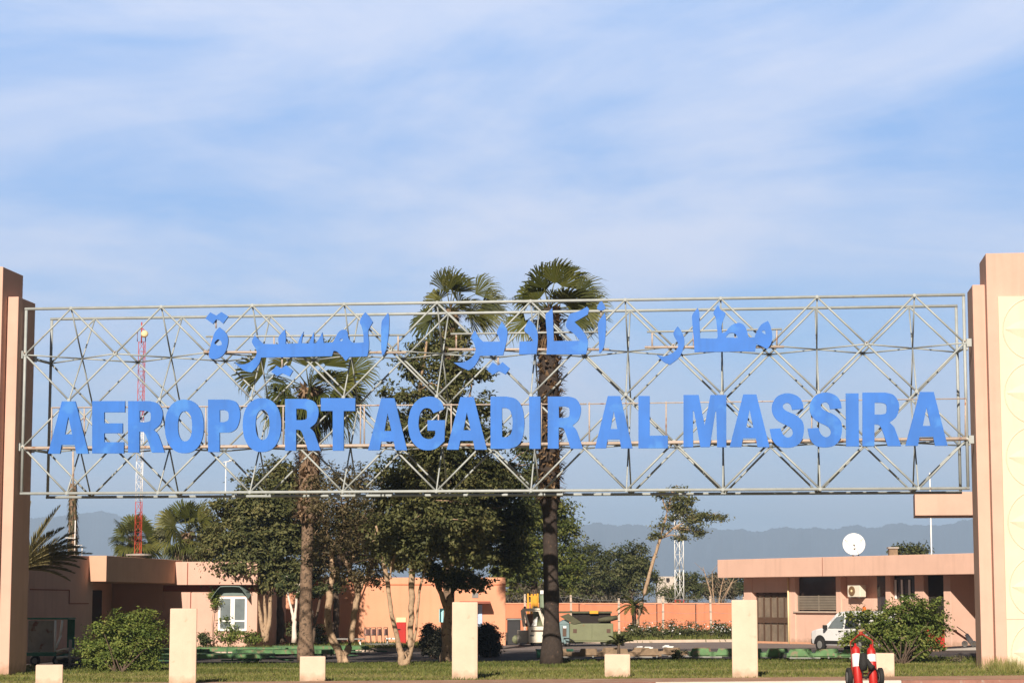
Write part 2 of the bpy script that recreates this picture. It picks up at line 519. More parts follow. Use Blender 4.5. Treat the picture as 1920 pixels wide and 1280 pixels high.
def bush(name, label, cat, group, base, blobs, leafm, D, per=10, leaves=30, rc=0.22, size=0.11, stems=8, asp=0.45, barkm=None):
    t = thing(name, label, cat, base, group)
    k = pxm(D)
    bl = [(at(b[0], b[1], D + (b[4] if len(b) > 4 else 0)), b[2] / k, max(b[2], b[3]) * .8 / k, b[3] / k) for b in blobs]
    P, T, O, K = clumps(bl, per * BUSH_K, leaves * 1.2, rc)
    keep = P[:, 2] > base[2] + 0.02
    P, T, O = P[keep], T[keep], O[keep]
    quads('foliage', leafm, t, P, size, 0.3, asp, T, None, O)
    if stems:
        mb = MB(); random.shuffle(K)
        for q in K[:stems]:
            q = Vector(q); b0 = Vector(base) + Vector((random.uniform(-.15, .15), random.uniform(-.15, .15), -0.03))
            mb.tube([b0, b0.lerp(q, .5) + Vector((0, 0, .1)), q], [0.03, 0.02, 0.008], 5)
        mb.build('stem', barkm or M_BARKD, t)
    return t

# ------------------------------------------------------------------ palms
def fan_frond(root, c, d, petiole, rad, wind, nseg=30, spread=1.9, droop=0.35, face=0.0, m=None):
    """one fan leaf: stalk from c along d, then pleated segments whose tips hang and stream downwind"""
    d = Vector(d).normalized()
    side = d.cross(Vector((0, 0, 1)))
    if side.length < 0.1: side = Vector((1, 0, 0))
    side.normalize()
    if face:                       # wind has turned the blade broadside
        sc = d.cross(Vector((random.uniform(-.5, .3), -1, random.uniform(-.2, .4))))
        if sc.length > .1: side = side.lerp(sc.normalized(), face)
    side = (side + Vector((random.uniform(-.5, .5), random.uniform(-.5, .5), random.uniform(-.5, .5)))).normalized()
    side = (side - d * side.dot(d)).normalized()
    nrm = side.cross(d).normalized()
    mb = MB()
    tip = c + d * petiole + Vector((0, 0, -0.10 * petiole)) + wind * 0.10
    mb.tube([c, c + d * petiole * .5, tip], [0.035, 0.024, 0.016], 4, tint=0.75)
    base_t = random.uniform(0.25, 0.75)
    for i in range(nseg):
        a = (i / (nseg - 1) - .5) * 2 * spread
        a2 = a + random.uniform(-.03, .03)
        dr = d * math.cos(a2) + side * math.sin(a2)
        dr = (dr + nrm * (0.18 * math.cos(a) - 0.1)).normalized()
        L = rad * (0.72 + 0.28 * math.cos(a * 0.7)) * random.uniform(0.9, 1.08)
        wd = (dr.cross(nrm)).normalized()
        hw = spread * L * 0.74 / nseg
        z = random.uniform(-1, 1) * 0.02
        p0 = tip
        p1 = tip + dr * L * 0.66 + nrm * (0.02 if i % 2 else -0.02)
        g = Vector((0, 0, -1)) * droop * random.uniform(.6, 1.3) + wind * random.uniform(.5, 1.1)
        p2 = p1 + (dr * 0.26 + g * 0.20) * L
        p3 = p2 + (dr * 0.10 + g * 0.42) * L * random.uniform(.7, 1.2)
        tn = min(1, max(0, base_t + random.uniform(-.14, .14)))
        w1 = wd * hw; w2 = wd * hw * .45
        mb.add([p0 - w1 * .12, p0 + w1 * .12, p1 + w1, p1 - w1, p2 + w2, p2 - w2, p3], [(0, 1, 2, 3), (3, 2, 4, 5), (5, 4, 6)], tn)
    return mb.build('frond', m or L_PALM, root)

def fan_palm(label, base, top, r0, r1, skirt, nfr, petiole, rad, wind, trunkm, lo=-0.55, hi=1.45, bias=(0, 0, 0), group='fan palms behind the sign', kind='fan_palm', droop=0.35, swell=0.0, dirs=None, dry=5):
    t = thing(kind, label, 'palm tree', base, group)
    base = Vector(base); top = Vector(top)
    mb = MB(); n = 26; pts = []; rr = []
    for i in range(n + 1):
        f = i / n
        w = Vector((math.sin(f * 5 + base.x), math.cos(f * 4), 0)) * 0.04 * (0 if i == 0 else 1)
        pts.append(base.lerp(top, f) + w)
        fl = max(0, 1 - f * 9) * 0.55 * r0
        rr.append(r0 * (1 - f) + r1 * f + fl + (0.02 if i % 2 else -0.02) * r0 + (swell * r0 if f > skirt else 0))
    pts[0] = base - Vector((0, 0, 0.05))
    mb.tube(pts, rr, 12, jit=0.06)
    mb.build('trunk', trunkm, t)
    sk = MB(); H = top.z - base.z
    ns = int(1000 * (1 - skirt) * H / 6)
    for i in range(ns):
        f = skirt + (1 - skirt) * random.random()
        p = base.lerp(top, f); a = random.uniform(0, 6.283)
        rad_ = (r0 * (1 - f) + r1 * f) * (1 + swell)
        o = Vector((math.cos(a), math.sin(a), 0))
        tn = Vector((-o.y, o.x, 0))
        q = p + o * rad_ * 0.9
        ln = random.uniform(.18, .42); up = random.uniform(-.6, .9)
        e = q + (o * random.uniform(.4, 1.0) + Vector((0, 0, up))).normalized() * ln * 1.15
        w = random.uniform(.04, .09)
        m_ = q.lerp(e, .55) + o * .03
        sk.add([q - tn * w, q + tn * w, m_ + tn * w * .8, m_ - tn * w * .8, e], [(0, 1, 2, 3), (3, 2, 4)], random.random())
    if ns: sk.build('dead_leaf_skirt', L_SKIRT, t)
    ga = 2.39996
    for i in range(nfr):
        if dirs and i < len(dirs):
            dv = Vector(dirs[i][:3])
        else:
            f = (i + .5) / nfr
            el = hi - (hi - lo) * f ** 0.85 + random.uniform(-.15, .15)
            az = i * ga + random.uniform(-.3, .3)
            dv = Vector((math.cos(az) * math.cos(el), math.sin(az) * math.cos(el), math.sin(el)))
        ex = dirs and i < len(dirs)
        sp_, sr_ = (dirs[i][3], dirs[i][4]) if ex else (random.uniform(.8, 1.15), random.uniform(.8, 1.1))
        if not ex: dv = dv + Vector(bias)
        dv.normalize()
        fan_frond(t, top + dv * 0.12, dv, petiole * sp_, rad * sr_, Vector(wind) * random.uniform(.4, 1.2), spread=random.uniform(.95, 1.35) if ex else random.uniform(1.3, 1.9), droop=droop * random.uniform(.7, 1.5) + max(0, -dv.z) * .4, face=.95 if ex else (.7 if i % 2 else 0))
    # dry brown leaves hanging under the crown
    for i in range(dry):
        a_ = random.uniform(0, 6.28)
        fan_frond(t, top - Vector((0, 0, .25)), (math.cos(a_) * .6, math.sin(a_) * .6, -1), petiole * .6, rad * .7, Vector(wind) * .3, nseg=14, spread=.9, droop=.9, m=L_SKIRT)
    return t

def feather_frond(root, c, tipdir, length, droop, m=None, nl=46):
    mb = MB()
    d = Vector(tipdir).normalized()
    pts = []
    for i in range(13):
        f = i / 12
        pts.append(c + d * length * f + Vector((0, 0, -droop * f * f * length)))
    mb.tube(pts, [0.04 * (1 - i / 14) for i in range(13)], 4, tint=0.8)
    bt = random.uniform(.3, .7)
    for i in range(nl):
        f = 0.12 + 0.86 * i / nl
        j = min(11, int(f * 12)); p = pts[j].lerp(pts[j + 1], f * 12 - j)
        ax = (pts[j + 1] - pts[j]).normalized()
        sd = ax.cross(Vector((0, 0, 1))).normalized(); upv = sd.cross(ax)
        for s_ in (-1, 1):
            L = length * 0.17 * math.sin(math.pi * (0.12 + 0.85 * f)) + 0.08
            q = (ax * 0.75 + sd * s_ * random.uniform(.45, .7) + upv * random.uniform(.1, .45)).normalized()
            e = p + q * L + Vector((0, 0, -0.10 * L))
            w = ax.cross(q).cross(q).normalized() * 0.022
            mid = p.lerp(e, .5)
            mb.add([p, mid + w, e, mid - w], [(0, 1, 2, 3)], min(1, max(0, bt + random.uniform(-.2, .2))))
    return mb.build('frond', m or L_PALM, root)

# ------------------------------------------------------------------ ground
def sheet(name, y0, y1, dz, m, kind='structure', x0=-60, x1=60, top=None, edge=None):
    """ground strip following the slight cross fall; top gives it thickness (kerb, raised bed)"""
    xs = sorted(set([x0, x1] + [x for x in (-25, 25) if x0 < x < x1]))
    mb = MB()
    f0 = (lambda x: y0) if not callable(y0) else y0
    f1 = (lambda x: y1) if not callable(y1) else y1
    h = dz if top is None else top
    for a, b in zip(xs[:-1], xs[1:]):
        P = [(a, f0(a), gz(a) + h), (b, f0(b), gz(b) + h), (b, f1(b), gz(b) + h), (a, f1(a), gz(a) + h)]
        mb.add(P, [(0, 1, 2, 3)])
        if top is not None:
            Q = [(p[0], p[1], gz(p[0]) - 0.05) for p in P]
            mb.add(P + Q, [(4, 5, 1, 0), (6, 7, 3, 2)] + ([(7, 4, 0, 3)] if a == x0 else []) + ([(5, 6, 2, 1)] if b == x1 else []))
    o = mb.build(name, m)
    o['kind'] = kind
    return o
sheet('ground', -80, 14000, 0, M_DIRT, x0=-8000, x1=8000)
sheet('apron', -60, lambda x: 61.9 - 0.030 * x, 0.004, M_ASPH)
# painted kerb along the front of the lawn: pairs of red and white stones
kb = lambda x: 61.9 - 0.030 * x
mbr, mbw = MB(), MB()
x = -30.0; i = 0
while x < 30:
    L = 6.8 if i % 2 == 0 else 6.8
    mbx = mbr if i % 2 == 0 else mbw
    a, b = x, x + L - 0.02
    for p, q in ((a, b),):
        zs = lambda xx: gz(xx) + 0.12
        P = [(p, kb(p), zs(p)), (q, kb(q), zs(q)), (q, kb(q) + 0.35, zs(q)), (p, kb(p) + .35, zs(p))]
        Q = [(v[0], v[1], v[2] - 0.2) for v in P]
        mbx.add(P + Q, [(0, 1, 2, 3), (4, 5, 1, 0), (5, 6, 2, 1), (6, 7, 3, 2), (7, 4, 0, 3)])
    x += L; i += 1
o = mbr.build('kerb', M_KERBR); o['kind'] = 'structure'
o = mbw.build('kerb_white_paint', M_KERBW); o['kind'] = 'structure'
sheet('footway', lambda x: kb(x) + .352, lambda x: kb(x) + 4.3, 0.06, mat('reddish_earth_path', (0.34, 0.20, 0.13), 0.95, 0.2, 0.8, 0.3, 30, col2=(0.40, 0.30, 0.22), thr=0.58), top=0.085)
sheet('lawn', lambda x: kb(x) + 4.302, 86.5, 0.02, M_TURF, top=0.05)
sheet('service_road', 90.0, 108.0, 0.006, M_ASPH)
sheet('raised_bed', 108.4, 121.5, 0, M_TURF, x0=-17.2, x1=-4.2, top=0.16)
sheet('bed_kerb', 108.2, 108.398, 0, M_KERB, x0=-17.2, x1=-4.2, top=0.19)
sheet('road_kerb', 124.5, 124.8, 0, M_KERB, x0=4, x1=13.5, top=0.16)
sheet('yard', 108.002, 124.4, 0.010, mat('pale_yard_asphalt', (0.20, 0.165, 0.15), 0.95, 0.2, 0.4, 0.3, 60), x0=-4.1, x1=60)

# grass blades on the lawn
def blades(name, n, yf, hmin, hmax, x0=-24, x1=24, seed=3, m=L_GRASS, wmul=1.0):
    rg = np.random.default_rng(seed)
    X = rg.uniform(x0, x1, n); u = rg.random(n)
    y0 = 61.9 - 0.03 * X + 4.4 if yf is None else yf[0] + 0 * X
    y1 = 87.0 + 0 * X if yf is None else yf[1] + 0 * X
    Y = y0 + (y1 - y0) * u + rg.normal(0, .15, n)
    pat = np.sin(X * .9 + 3 * np.sin(Y * .55)) + np.sin(X * .31 + Y * .8) + rg.normal(0, .8, n)
    Hh = (hmin + (hmax - hmin) * rg.random(n) ** 2) * (1 + 0.25 * np.clip(pat, -1.5, 2))
    Z = 0.009 * np.clip(X, -25, 25) + 0.04
    a = rg.uniform(0, 6.283, n); w = rg.uniform(.008, .02, n) * wmul
    lean = rg.normal(0, .5, (n, 2)) * Hh[:, None]
    B = np.stack([X, Y, Z], 1)
    wv = np.stack([np.cos(a) * w, np.sin(a) * w, 0 * w], 1)
    T = B + np.stack([lean[:, 0], lean[:, 1], Hh], 1)
    keep = (pat < 1.75 + .5 * rg.random(n))
    B, wv, T, pat = B[keep], wv[keep], T[keep], pat[keep]; n = len(B)
    V = np.stack([B - wv, B + wv, T], 1).reshape(-1, 3)
    me = bpy.data.meshes.new(name)
    me.vertices.add(3 * n); me.loops.add(3 * n); me.polygons.add(n)
    me.vertices.foreach_set('co', V.ravel())
    me.loops.foreach_set('vertex_index', np.arange(3 * n, dtype=np.int32))
    me.polygons.foreach_set('loop_start', np.arange(0, 3 * n, 3, dtype=np.int32))
    me.polygons.foreach_set('loop_total', np.full(n, 3, dtype=np.int32))
    t_ = me.attributes.new('tint', 'FLOAT', 'POINT')
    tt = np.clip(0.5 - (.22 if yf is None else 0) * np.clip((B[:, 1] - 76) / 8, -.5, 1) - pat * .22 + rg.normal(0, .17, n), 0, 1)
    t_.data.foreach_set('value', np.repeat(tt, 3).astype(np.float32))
    me.materials.append(m)
    me.update(calc_edges=True)
    o = bpy.data.objects.new(name, me); COL.objects.link(o)
    return o
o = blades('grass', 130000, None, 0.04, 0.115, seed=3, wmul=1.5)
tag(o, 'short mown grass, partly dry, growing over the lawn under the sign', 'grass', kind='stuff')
o = blades('weeds', 14000, (107.9, 121.3), 0.06, 0.2, -17, -4.3, 5, wmul=2.0)
o.location.z = 0.13
tag(o, 'patchy dry weeds covering the raised bed by the pink wall', 'weeds', kind='stuff')
o = blades('ground_cover', 16000, (124.6, 150), 0.1, 0.35, 2, 22, 6, wmul=2.2)
tag(o, 'rough green ground cover between the road kerb and the far boundary wall', 'ground cover', kind='stuff')

# ------------------------------------------------------------------ the sign: frame of reference
YAW = R(6.4)
DV = Vector((math.cos(YAW), -math.sin(YAW), 0))
EV = Vector((math.sin(YAW), math.cos(YAW), 0))
PL = at(45, 750, 76.0); PL.z = 0
def SW(u, w, z):
    return PL + DV * u + EV * w + Vector((0, 0, z))
def SU(px, py, w):
    p = onplane(px, py, PL + EV * w, EV)
    return (p - PL).dot(DV), p.z
U1 = SU(1811, 740, 0)[0]
ZT = (SU(45, 577, 0)[1] + SU(1811, 555, 0)[1]) / 2
ZB = (SU(45, 926, 0)[1] + SU(1811, 914, 0)[1]) / 2
DEPTH = 2.8

# pillars ----------------------------------------------------------
def swbox(mb, u0, u1, w0, w1, z0, z1):
    mb.obox(SW((u0 + u1) / 2, (w0 + w1) / 2, (z0 + z1) / 2), DV * ((u1 - u0) / 2), EV * ((w1 - w0) / 2), Vector((0, 0, (z1 - z0) / 2)))
# left
uf1, zf = SU(35, 556, -0.45)
ut1, ztall = SU(6, 500, -0.95)
lp = thing('gate_pillar', 'peach pillar holding the shaded end of the truss, its inner face in dark shade', 'pillar', SW(ut1 - 2, 0.5, gz(-17)), 'pillars at the ends of the sign')
mb = MB(); swbox(mb, ut1 - 4.2, ut1, -0.95, 1.15, -0.4, ztall); mb.build('tall_shaft', M_PEACH, lp, 0.02)
mb = MB(); swbox(mb, ut1 + 0.002, uf1, -0.45, 1.35, -0.4, zf); mb.build('side_shaft', M_PEACH, lp, 0.02)
# right
uf0, zf_r = SU(1823, 534, -0.45)
ut0, ztall_r = SU(1848, 475, -0.95)
rp = thing('gate_pillar', 'sunlit peach pillar with cream panel of petal relief on its front', 'pillar', SW(ut0 + 2, 0.5, gz(17)), 'pillars at the ends of the sign')
mb = MB(); swbox(mb, ut0, ut0 + 5.0, -0.95, 1.15, -0.2, ztall_r); mb.build('tall_shaft', M_PEACH, rp, 0.02)
mb = MB(); swbox(mb, uf0, ut0 - 0.002, -0.45, 1.35, -0.2, zf_r); mb.build('side_shaft', M_PEACH, rp, 0.02)
up0, zp = SU(1871, 556, -1.0)
mb = MB(); swbox(mb, up0, ut0 + 4.6, -1.02, -0.953, -0.2, zp); pan = mb.build('relief_panel', M_CREAM, rp, 0.01)
mb = MB()
k = 118.0 / pxm(73)
cu_, cz_ = SU(1879, 617, -1.02)
def ridge(mb, pts, wdt, h):
    """raised moulding with a triangular section along points in the panel's plane"""
    for (u_a, z_a), (u_b, z_b) in zip(pts[:-1], pts[1:]):
        du, dz = u_b - u_a, z_b - z_a; L = math.hypot(du, dz) or 1
        nu, nz = -dz / L * wdt, du / L * wdt
        P = [SW(u_a + nu, -1.021, z_a + nz), SW(u_a - nu, -1.021, z_a - nz), SW(u_b - nu, -1.021, z_b - nz), SW(u_b + nu, -1.021, z_b + nz), SW(u_a, -1.021 - h, z_a), SW(u_b, -1.021 - h, z_b)]
        mb.add(P, [(0, 4, 5, 3), (4, 1, 2, 5)])
def lens(mb, u, z, L, hgt, h, ang):
    """petal: two curved edges rising to a spine"""
    n = 14; ca, sa = math.cos(ang), math.sin(ang)
    up_, dn, sp = [], [], []
    for i in range(n + 1):
        f = i / n; b = 4 * f * (1 - f) * hgt
        pu = lambda a, c: SW(u + ca * a - sa * c, -1.0205, z + sa * a + ca * c)
        up_.append(pu(L * f, b)); dn.append(pu(L * f, -b))
        q = pu(L * f, 0) - EV * (h * (0.25 + 3 * f * (1 - f))); sp.append(q)
    for i in range(n):
        mb.add([up_[i], sp[i], sp[i + 1], up_[i + 1]], [(0, 1, 2, 3)])
        mb.add([sp[i], dn[i], dn[i + 1], sp[i + 1]], [(0, 1, 2, 3)])
for j in range(0, 6):
    z0 = cz_ - j * k
    if z0 < 0.6: break
    for i in range(2):
        u0 = cu_ + i * k
        lens(mb, u0 + 0.10, z0, k - 0.20, k * 0.17, 0.07, 0)
        for sg in (1,):
            ring = [(u0 + k * .5 - k * .49 * math.cos(a_), z0 + k * .49 * math.sin(a_)) for a_ in np.linspace(-math.pi, math.pi, 44)]
            ridge(mb, ring, 0.03, 0.022)
mb.build('petal_relief', M_CREAM, pan)
mb = MB(); zj = SU(1890, 1160, -1.02)[1]; swbox(mb, up0 + .01, ut0 + 4.58, -1.026, -1.0205, zj - .012, zj + .012); mb.build('panel_joint', M_PEACH, pan)

# truss ------------------------------------------------------------
sign = thing('airport_sign', 'long pale steel lattice truss carrying blue airport lettering in Arabic and Latin script', 'sign', SW(U1 / 2, DEPTH / 2, ZB))
NB = 10
BW = U1 / NB
H4 = (ZT - ZB) / 4
def ev(kk, row, w): return SW(kk * BW, w, ZT - row * H4)          # rows 1 and 3 (whole bays)
def od(kk, row, w): return SW((kk + .5) * BW, w, ZT - row * H4)    # rows 0, 2, 4 (half bays)
RC, RB, RM = 0.052, 0.034, 0.028
for w in (0.0, DEPTH):
    for zz in (ZT, ZB):
        mb = MB(); mb.tube([SW(-0.05, w, zz), SW(U1 + 0.05, w, zz)], RC, 8); mb.build('chord', M_STEEL, sign)
    for uu in (0, U1):
        mb = MB(); mb.tube([SW(uu, w, ZT - RC), SW(uu, w, ZB + RC)], RC, 8); mb.build('end_post', M_STEEL, sign)
nb_ = 0
def brace(p, q, r, rest):
    global nb_
    if nb_ < 100:
        mb = MB(); mb.tube([p, q], r, 6); mb.build('brace', M_STEEL, sign); nb_ += 1
    else:
        rest.tube([p, q], r, 6)
rest = MB()
for w in (0.0, DEPTH):
    for kk in range(NB):
        for r_e in (1, 3):
            for r_o in (r_e - 1, r_e + 1):
                for ke in (kk, kk + 1):
                    brace(ev(ke, r_e, w), od(kk, r_o, w), RB, rest)
for kk in range(NB):
    for r_e in (1, 3):
        c = od(kk, r_e, DEPTH / 2)
        for w in (0.0, DEPTH):
            for p in (od(kk, r_e - 1, w), od(kk, r_e + 1, w), ev(kk, r_e, w), ev(kk + 1, r_e, w)):
                rest.tube([p, c], RM, 5)
o = rest.build('cross_bracing', M_STEEL, sign); o['kind'] = 'stuff'
for kk in range(NB + 1):
    for r_e in (1, 3):
        mb = MB(); mb.lathe(ev(kk, r_e, -0.0) - EV * .06, EV, [(0.04, 0), (0.075, 0.012), (0.075, 0.10), (0.04, 0.11)], 8, False)
        mb.build('node_plate', M_STEEL, sign)
for kk in range(NB):
    for r_o in (0, 2, 4):
        mb = MB(); mb.lathe(od(kk, r_o, 0.0) - EV * .055, EV, [(0.04, 0), (0.065, 0.012), (0.065, 0.095), (0.04, 0.105)], 8, False)
        mb.build('node_plate', M_STEEL, sign)
for u_a, u_b in ((-0.18, -0.06), (U1 + .06, U1 + .22)):
    for r_e in (1, 3):
        mb = MB(); swbox(mb, u_a, u_b, -0.09, 0.13, ZT - r_e * H4 - 0.13, ZT - r_e * H4 + 0.13); mb.build('wall_bracket', M_STEEL, sign)
        mb = MB(); swbox(mb, u_a, u_b, DEPTH - 1.6, DEPTH - 1.35, ZT - r_e * H4 - 0.1, ZT - r_e * H4 + 0.1)
        mb.tube([SW((u_a + u_b) / 2, DEPTH - 1.4, ZT - r_e * H4), SW(0 if u_a < 0 else U1, DEPTH, ZT - r_e * H4)], 0.05, 6); mb.build('wall_bracket', M_STEEL, sign)
# rails the letters are fixed to
LW = -0.26            # depth of the letters' front face
def railpx(x0, y0, x1, y1, w, r, name='letter_rail', m=M_RUST):
    a = SU(x0, y0, w); b = SU(x1, y1, w)
    mb = MB(); mb.tube([SW(a[0], w, a[1]), SW(b[0], w, b[1])], r, 6); mb.build(name, m, sign)
for x0, y0, x1, y1 in ((386, 631, 758, 628), (845, 626, 1138, 622), (1213, 622, 1466, 617)):
    railpx(x0, y0, x1, y1, LW + .15, 0.035, 'letter_rail', M_STEEL)
    railpx(x0 - 4, y0 + 29, x1 + 4, y1 + 33, LW + .15, 0.045)
    n_ = 4
    for i in range(n_):
        f = (i + .05) / (n_ - .9) if i < n_ - 1 else 0.985
        xx = x0 + 6 + (x1 - x0 - 12) * min(f, 1); yy = y0 + (y1 - y0) * f
        railpx(xx, yy + 1, xx, yy + 30, LW + .17, 0.03, 'rail_post')
railpx(97, 764, 1100, 757, LW + .15, 0.026, 'letter_rail'); railpx(1102, 757, 1812, 747, LW + .15, 0.02, 'letter_rail')
railpx(46, 840, 960, 833, LW + .15, 0.06, 'letter_rail'); railpx(962, 833, 1812, 822, LW + .15, 0.06, 'letter_rail')
for xx in (97, 158, 386, 531, 676, 683, 822, 846, 1015, 1105, 1249, 1522, 1810):
    f = (xx - 45) / 1767
    railpx(xx, 764 - 17 * f, xx, 841 - 18 * f, LW + .17, 0.026, 'rail_post')
railpx(137, 846, 137, 915, LW + .2, 0.035, 'rail_post')
# stand-offs tie the rails back to the truss
for kk in range(0, NB + 1):
    for r_e, dz in ((1, 0.06), (3, 0.0)):
        p = ev(kk, r_e, 0.0)
        mb = MB(); mb.tube([p + Vector((0, 0, dz)), p + Vector((0, 0, dz)) + EV * (LW + .15)], 0.03, 5); mb.build('stand_off', M_RUST, sign)

def spline(pts, n=6):
    """pts: (x,y) smooth or (x,y,1) corner -> closed polyline"""
    N = len(pts); outp = []
    for i in range(N):
        p0, p1, p2, p3 = pts[i - 1], pts[i], pts[(i + 1) % N], pts[(i + 2) % N]
        a = np.array(p1[:2], float); b = np.array(p2[:2], float)
        c1_, c2_ = len(p1) > 2, len(p2) > 2
        if c1_ and c2_:
            outp.append(tuple(a)); continue
        t1 = (b - np.array(p0[:2], float)) * .5 if not c1_ else (b - a) * 0.9
        t2 = (np.array(p3[:2], float) - a) * .5 if not c2_ else (b - a) * 0.9
        for k_ in range(n):
            t = k_ / n; t_2 = t * t; t3 = t_2 * t
            q = (2 * t3 - 3 * t_2 + 1) * a + (t3 - 2 * t_2 + t) * t1 + (-2 * t3 + 3 * t_2) * b + (t3 - t_2) * t2
            outp.append(tuple(q))
    return outp
def plate(name, loops, thick, w, parent, m, label=None):
    """flat cut-out letter: loops in sign coordinates (u,z); inner loops are holes"""
    cu = bpy.data.curves.new('outline', 'CURVE'); cu.dimensions = '2D'; cu.fill_mode = 'BOTH'; cu.extrude = thick / 2
    for lp_ in loops:
        sp = cu.splines.new('POLY'); sp.points.add(len(lp_) - 1)
        for q, p in zip(lp_, sp.points): p.co = (q[0], q[1], 0, 1)
        sp.use_cyclic_u = True
    tmp = bpy.data.objects.new('outline', cu)
    me = bpy.data.meshes.new_from_object(tmp)
    me.name = name
    bpy.data.objects.remove(tmp); bpy.data.curves.remove(cu)
    wl = WLOC[sign.name]
    for v in me.vertices:
        v.co = SW(v.co.x, w + thick / 2 - v.co.z, v.co.y) - wl
    me.materials.clear(); me.materials.append(m)
    o = bpy.data.objects.new(name, me); COL.objects.link(o); o.parent = parent
    if label: o['label'] = label
    return o
C = 1
def ell(x0, x1, y0, y1, n=40, p=2.35):
    o_ = []
    for i in range(n):
        a = 2 * math.pi * i / n
        c, s_ = math.cos(a), math.sin(a)
        o_.append(((x0 + x1) / 2 + (x1 - x0) / 2 * math.copysign(abs(c) ** (2 / p), c), (y0 + y1) / 2 + (y1 - y0) / 2 * math.copysign(abs(s_) ** (2 / p), s_)))
    return o_
GL = {
 'A': [[(0, 1, C), (.34, 0, C), (.67, 0, C), (1, 1, C), (.70, 1, C), (.655, .83, C), (.335, .83, C), (.295, 1, C)], [(.50, .29, C), (.595, .63, C), (.415, .63, C)]],
 'E': [[(0, 0, C), (1, 0, C), (1, .215, C), (.37, .215, C), (.37, .425, C), (.93, .425, C), (.93, .615, C), (.37, .615, C), (.37, .785, C), (.97, .785, C), (.97, 1, C), (0, 1, C)]],
 'R': [[(0, 0, C), (.60, 0, C), (.80, .045), (.925, .17), (.94, .30), (.87, .455), (.70, .56, C), (.81, .64), (.88, .76), (1, 1, C), (.65, 1, C), (.53, .745), (.45, .62), (.36, .595), (.31, .595, C), (.31, 1, C), (0, 1, C)],
       [(.315, .19, C), (.48, .19, C), (.60, .22), (.62, .30), (.60, .385), (.48, .41, C), (.315, .41, C)]],
 'P': [[(0, 0, C), (.66, 0, C), (.88, .05), (.99, .20), (.995, .36), (.90, .54), (.72, .62), (.55, .63, C), (.36, .63, C), (.36, 1, C), (0, 1, C)],
       [(.365, .20, C), (.50, .20, C), (.62, .235), (.645, .315), (.62, .395), (.50, .43, C), (.365, .43, C)]],
 'T': [[(0, 0, C), (1, 0, C), (1, .245, C), (.665, .245, C), (.665, 1, C), (.345, 1, C), (.345, .245, C), (0, .245, C)]],
 'G': [[(.975, .235, C), (.90, .10), (.74, .02), (.55, 0), (.30, .045), (.10, .20), (.01, .42), (.01, .60), (.08, .80), (.28, .955), (.52, 1), (.76, .965), (.985, .83, C), (1, .44, C), (.525, .44, C), (.525, .635, C), (.735, .635, C), (.73, .71), (.66, .775), (.53, .79), (.38, .74), (.30, .61), (.285, .48), (.32, .33), (.41, .235), (.52, .215), (.62, .24), (.685, .31, C)]],
 'D': [[(0, 0, C), (.48, 0, C), (.76, .05), (.93, .20), (.995, .40), (1, .58), (.94, .80), (.80, .94), (.55, 1, C), (0, 1, C)],
       [(.34, .22, C), (.46, .22, C), (.58, .27), (.645, .41), (.65, .56), (.61, .70), (.50, .77), (.34, .775, C)]],
 'I': [[(0, 0, C), (.97, 0, C), (1, 1, C), (.03, 1, C)]],
 'L': [[(0, 0, C), (.385, 0, C), (.385, .76, C), (1, .755, C), (1, 1, C), (0, 1, C)]],
 'M': [[(0, 0, C), (.355, 0, C), (.495, .585, C), (.63, 0, C), (1, 0, C), (1, 1, C), (.785, 1, C), (.765, .32, C), (.745, .32, C), (.615, 1, C), (.395, 1, C), (.245, .31, C), (.22, .31, C), (.225, 1, C), (0, 1, C)]],
 'S': [[(.99, .285, C), (.65, .305, C), (.61, .215), (.515, .176), (.405, .205), (.39, .26), (.48, .32), (.76, .40), (.95, .51), (1, .66), (.94, .85), (.77, .965), (.505, 1), (.24, .965), (.07, .84), (0, .656, C), (.315, .642, C), (.39, .755), (.52, .812), (.64, .78), (.67, .705), (.58, .62), (.25, .51), (.09, .38), (.07, .22), (.20, .07), (.42, .005), (.62, .005), (.83, .06), (.95, .16)]],
}
GL['O'] = None
LET = [('A', 90, 166, 752, 850), ('E', 172.7, 234, 751.5, 849.5), ('R', 240, 308.7, 751.5, 848), ('O', 309, 382, 748.7, 849.4), ('P', 390, 450, 748.7, 847), ('O', 455, 527, 746, 847), ('R', 534.4, 601, 747.5, 844.4), ('T', 601.5, 666, 746, 844.4),
       ('A', 690, 763.5, 746, 843.7), ('G', 765, 834.4, 743, 843.7), ('A', 837.5, 913, 744, 842.5), ('D', 919.7, 983, 743, 841), ('I', 992, 1013.7, 743, 841), ('R', 1027, 1093, 743, 840.6),
       ('A', 1115.6, 1186, 742, 840), ('L', 1197, 1252, 742, 840),
       ('M', 1281.5, 1361.8, 740, 837.8), ('A', 1368, 1443, 739, 837.8), ('S', 1443, 1507.6, 737, 839), ('S', 1514, 1579, 735.6, 838.4), ('I', 1585.6, 1610.6, 737, 836.4), ('R', 1617, 1690, 735.6, 836), ('A', 1697.6, 1777, 734.4, 835.3)]
WORDS = ['AEROPORT'] * 8 + ['AGADIR'] * 6 + ['AL'] * 2 + ['MASSIRA'] * 7
for (ch, x0, x1, y0, y1), wd in zip(LET, WORDS):
    if ch == 'O': lps = [ell(0, 1, 0, 1, 48, 2.25), ell(.335, .70, .217, .776, 40, 2.3)]
    else: lps = [spline(l) for l in GL[ch]]
    lps = [[SU(x0 + (x1 - x0) * a, y0 + (y1 - y0) * b, LW) for a, b in l] for l in lps]
    plate('letter', lps, 0.10, LW, sign, M_BLUE, f'blue capital {ch} in the word {wd}')

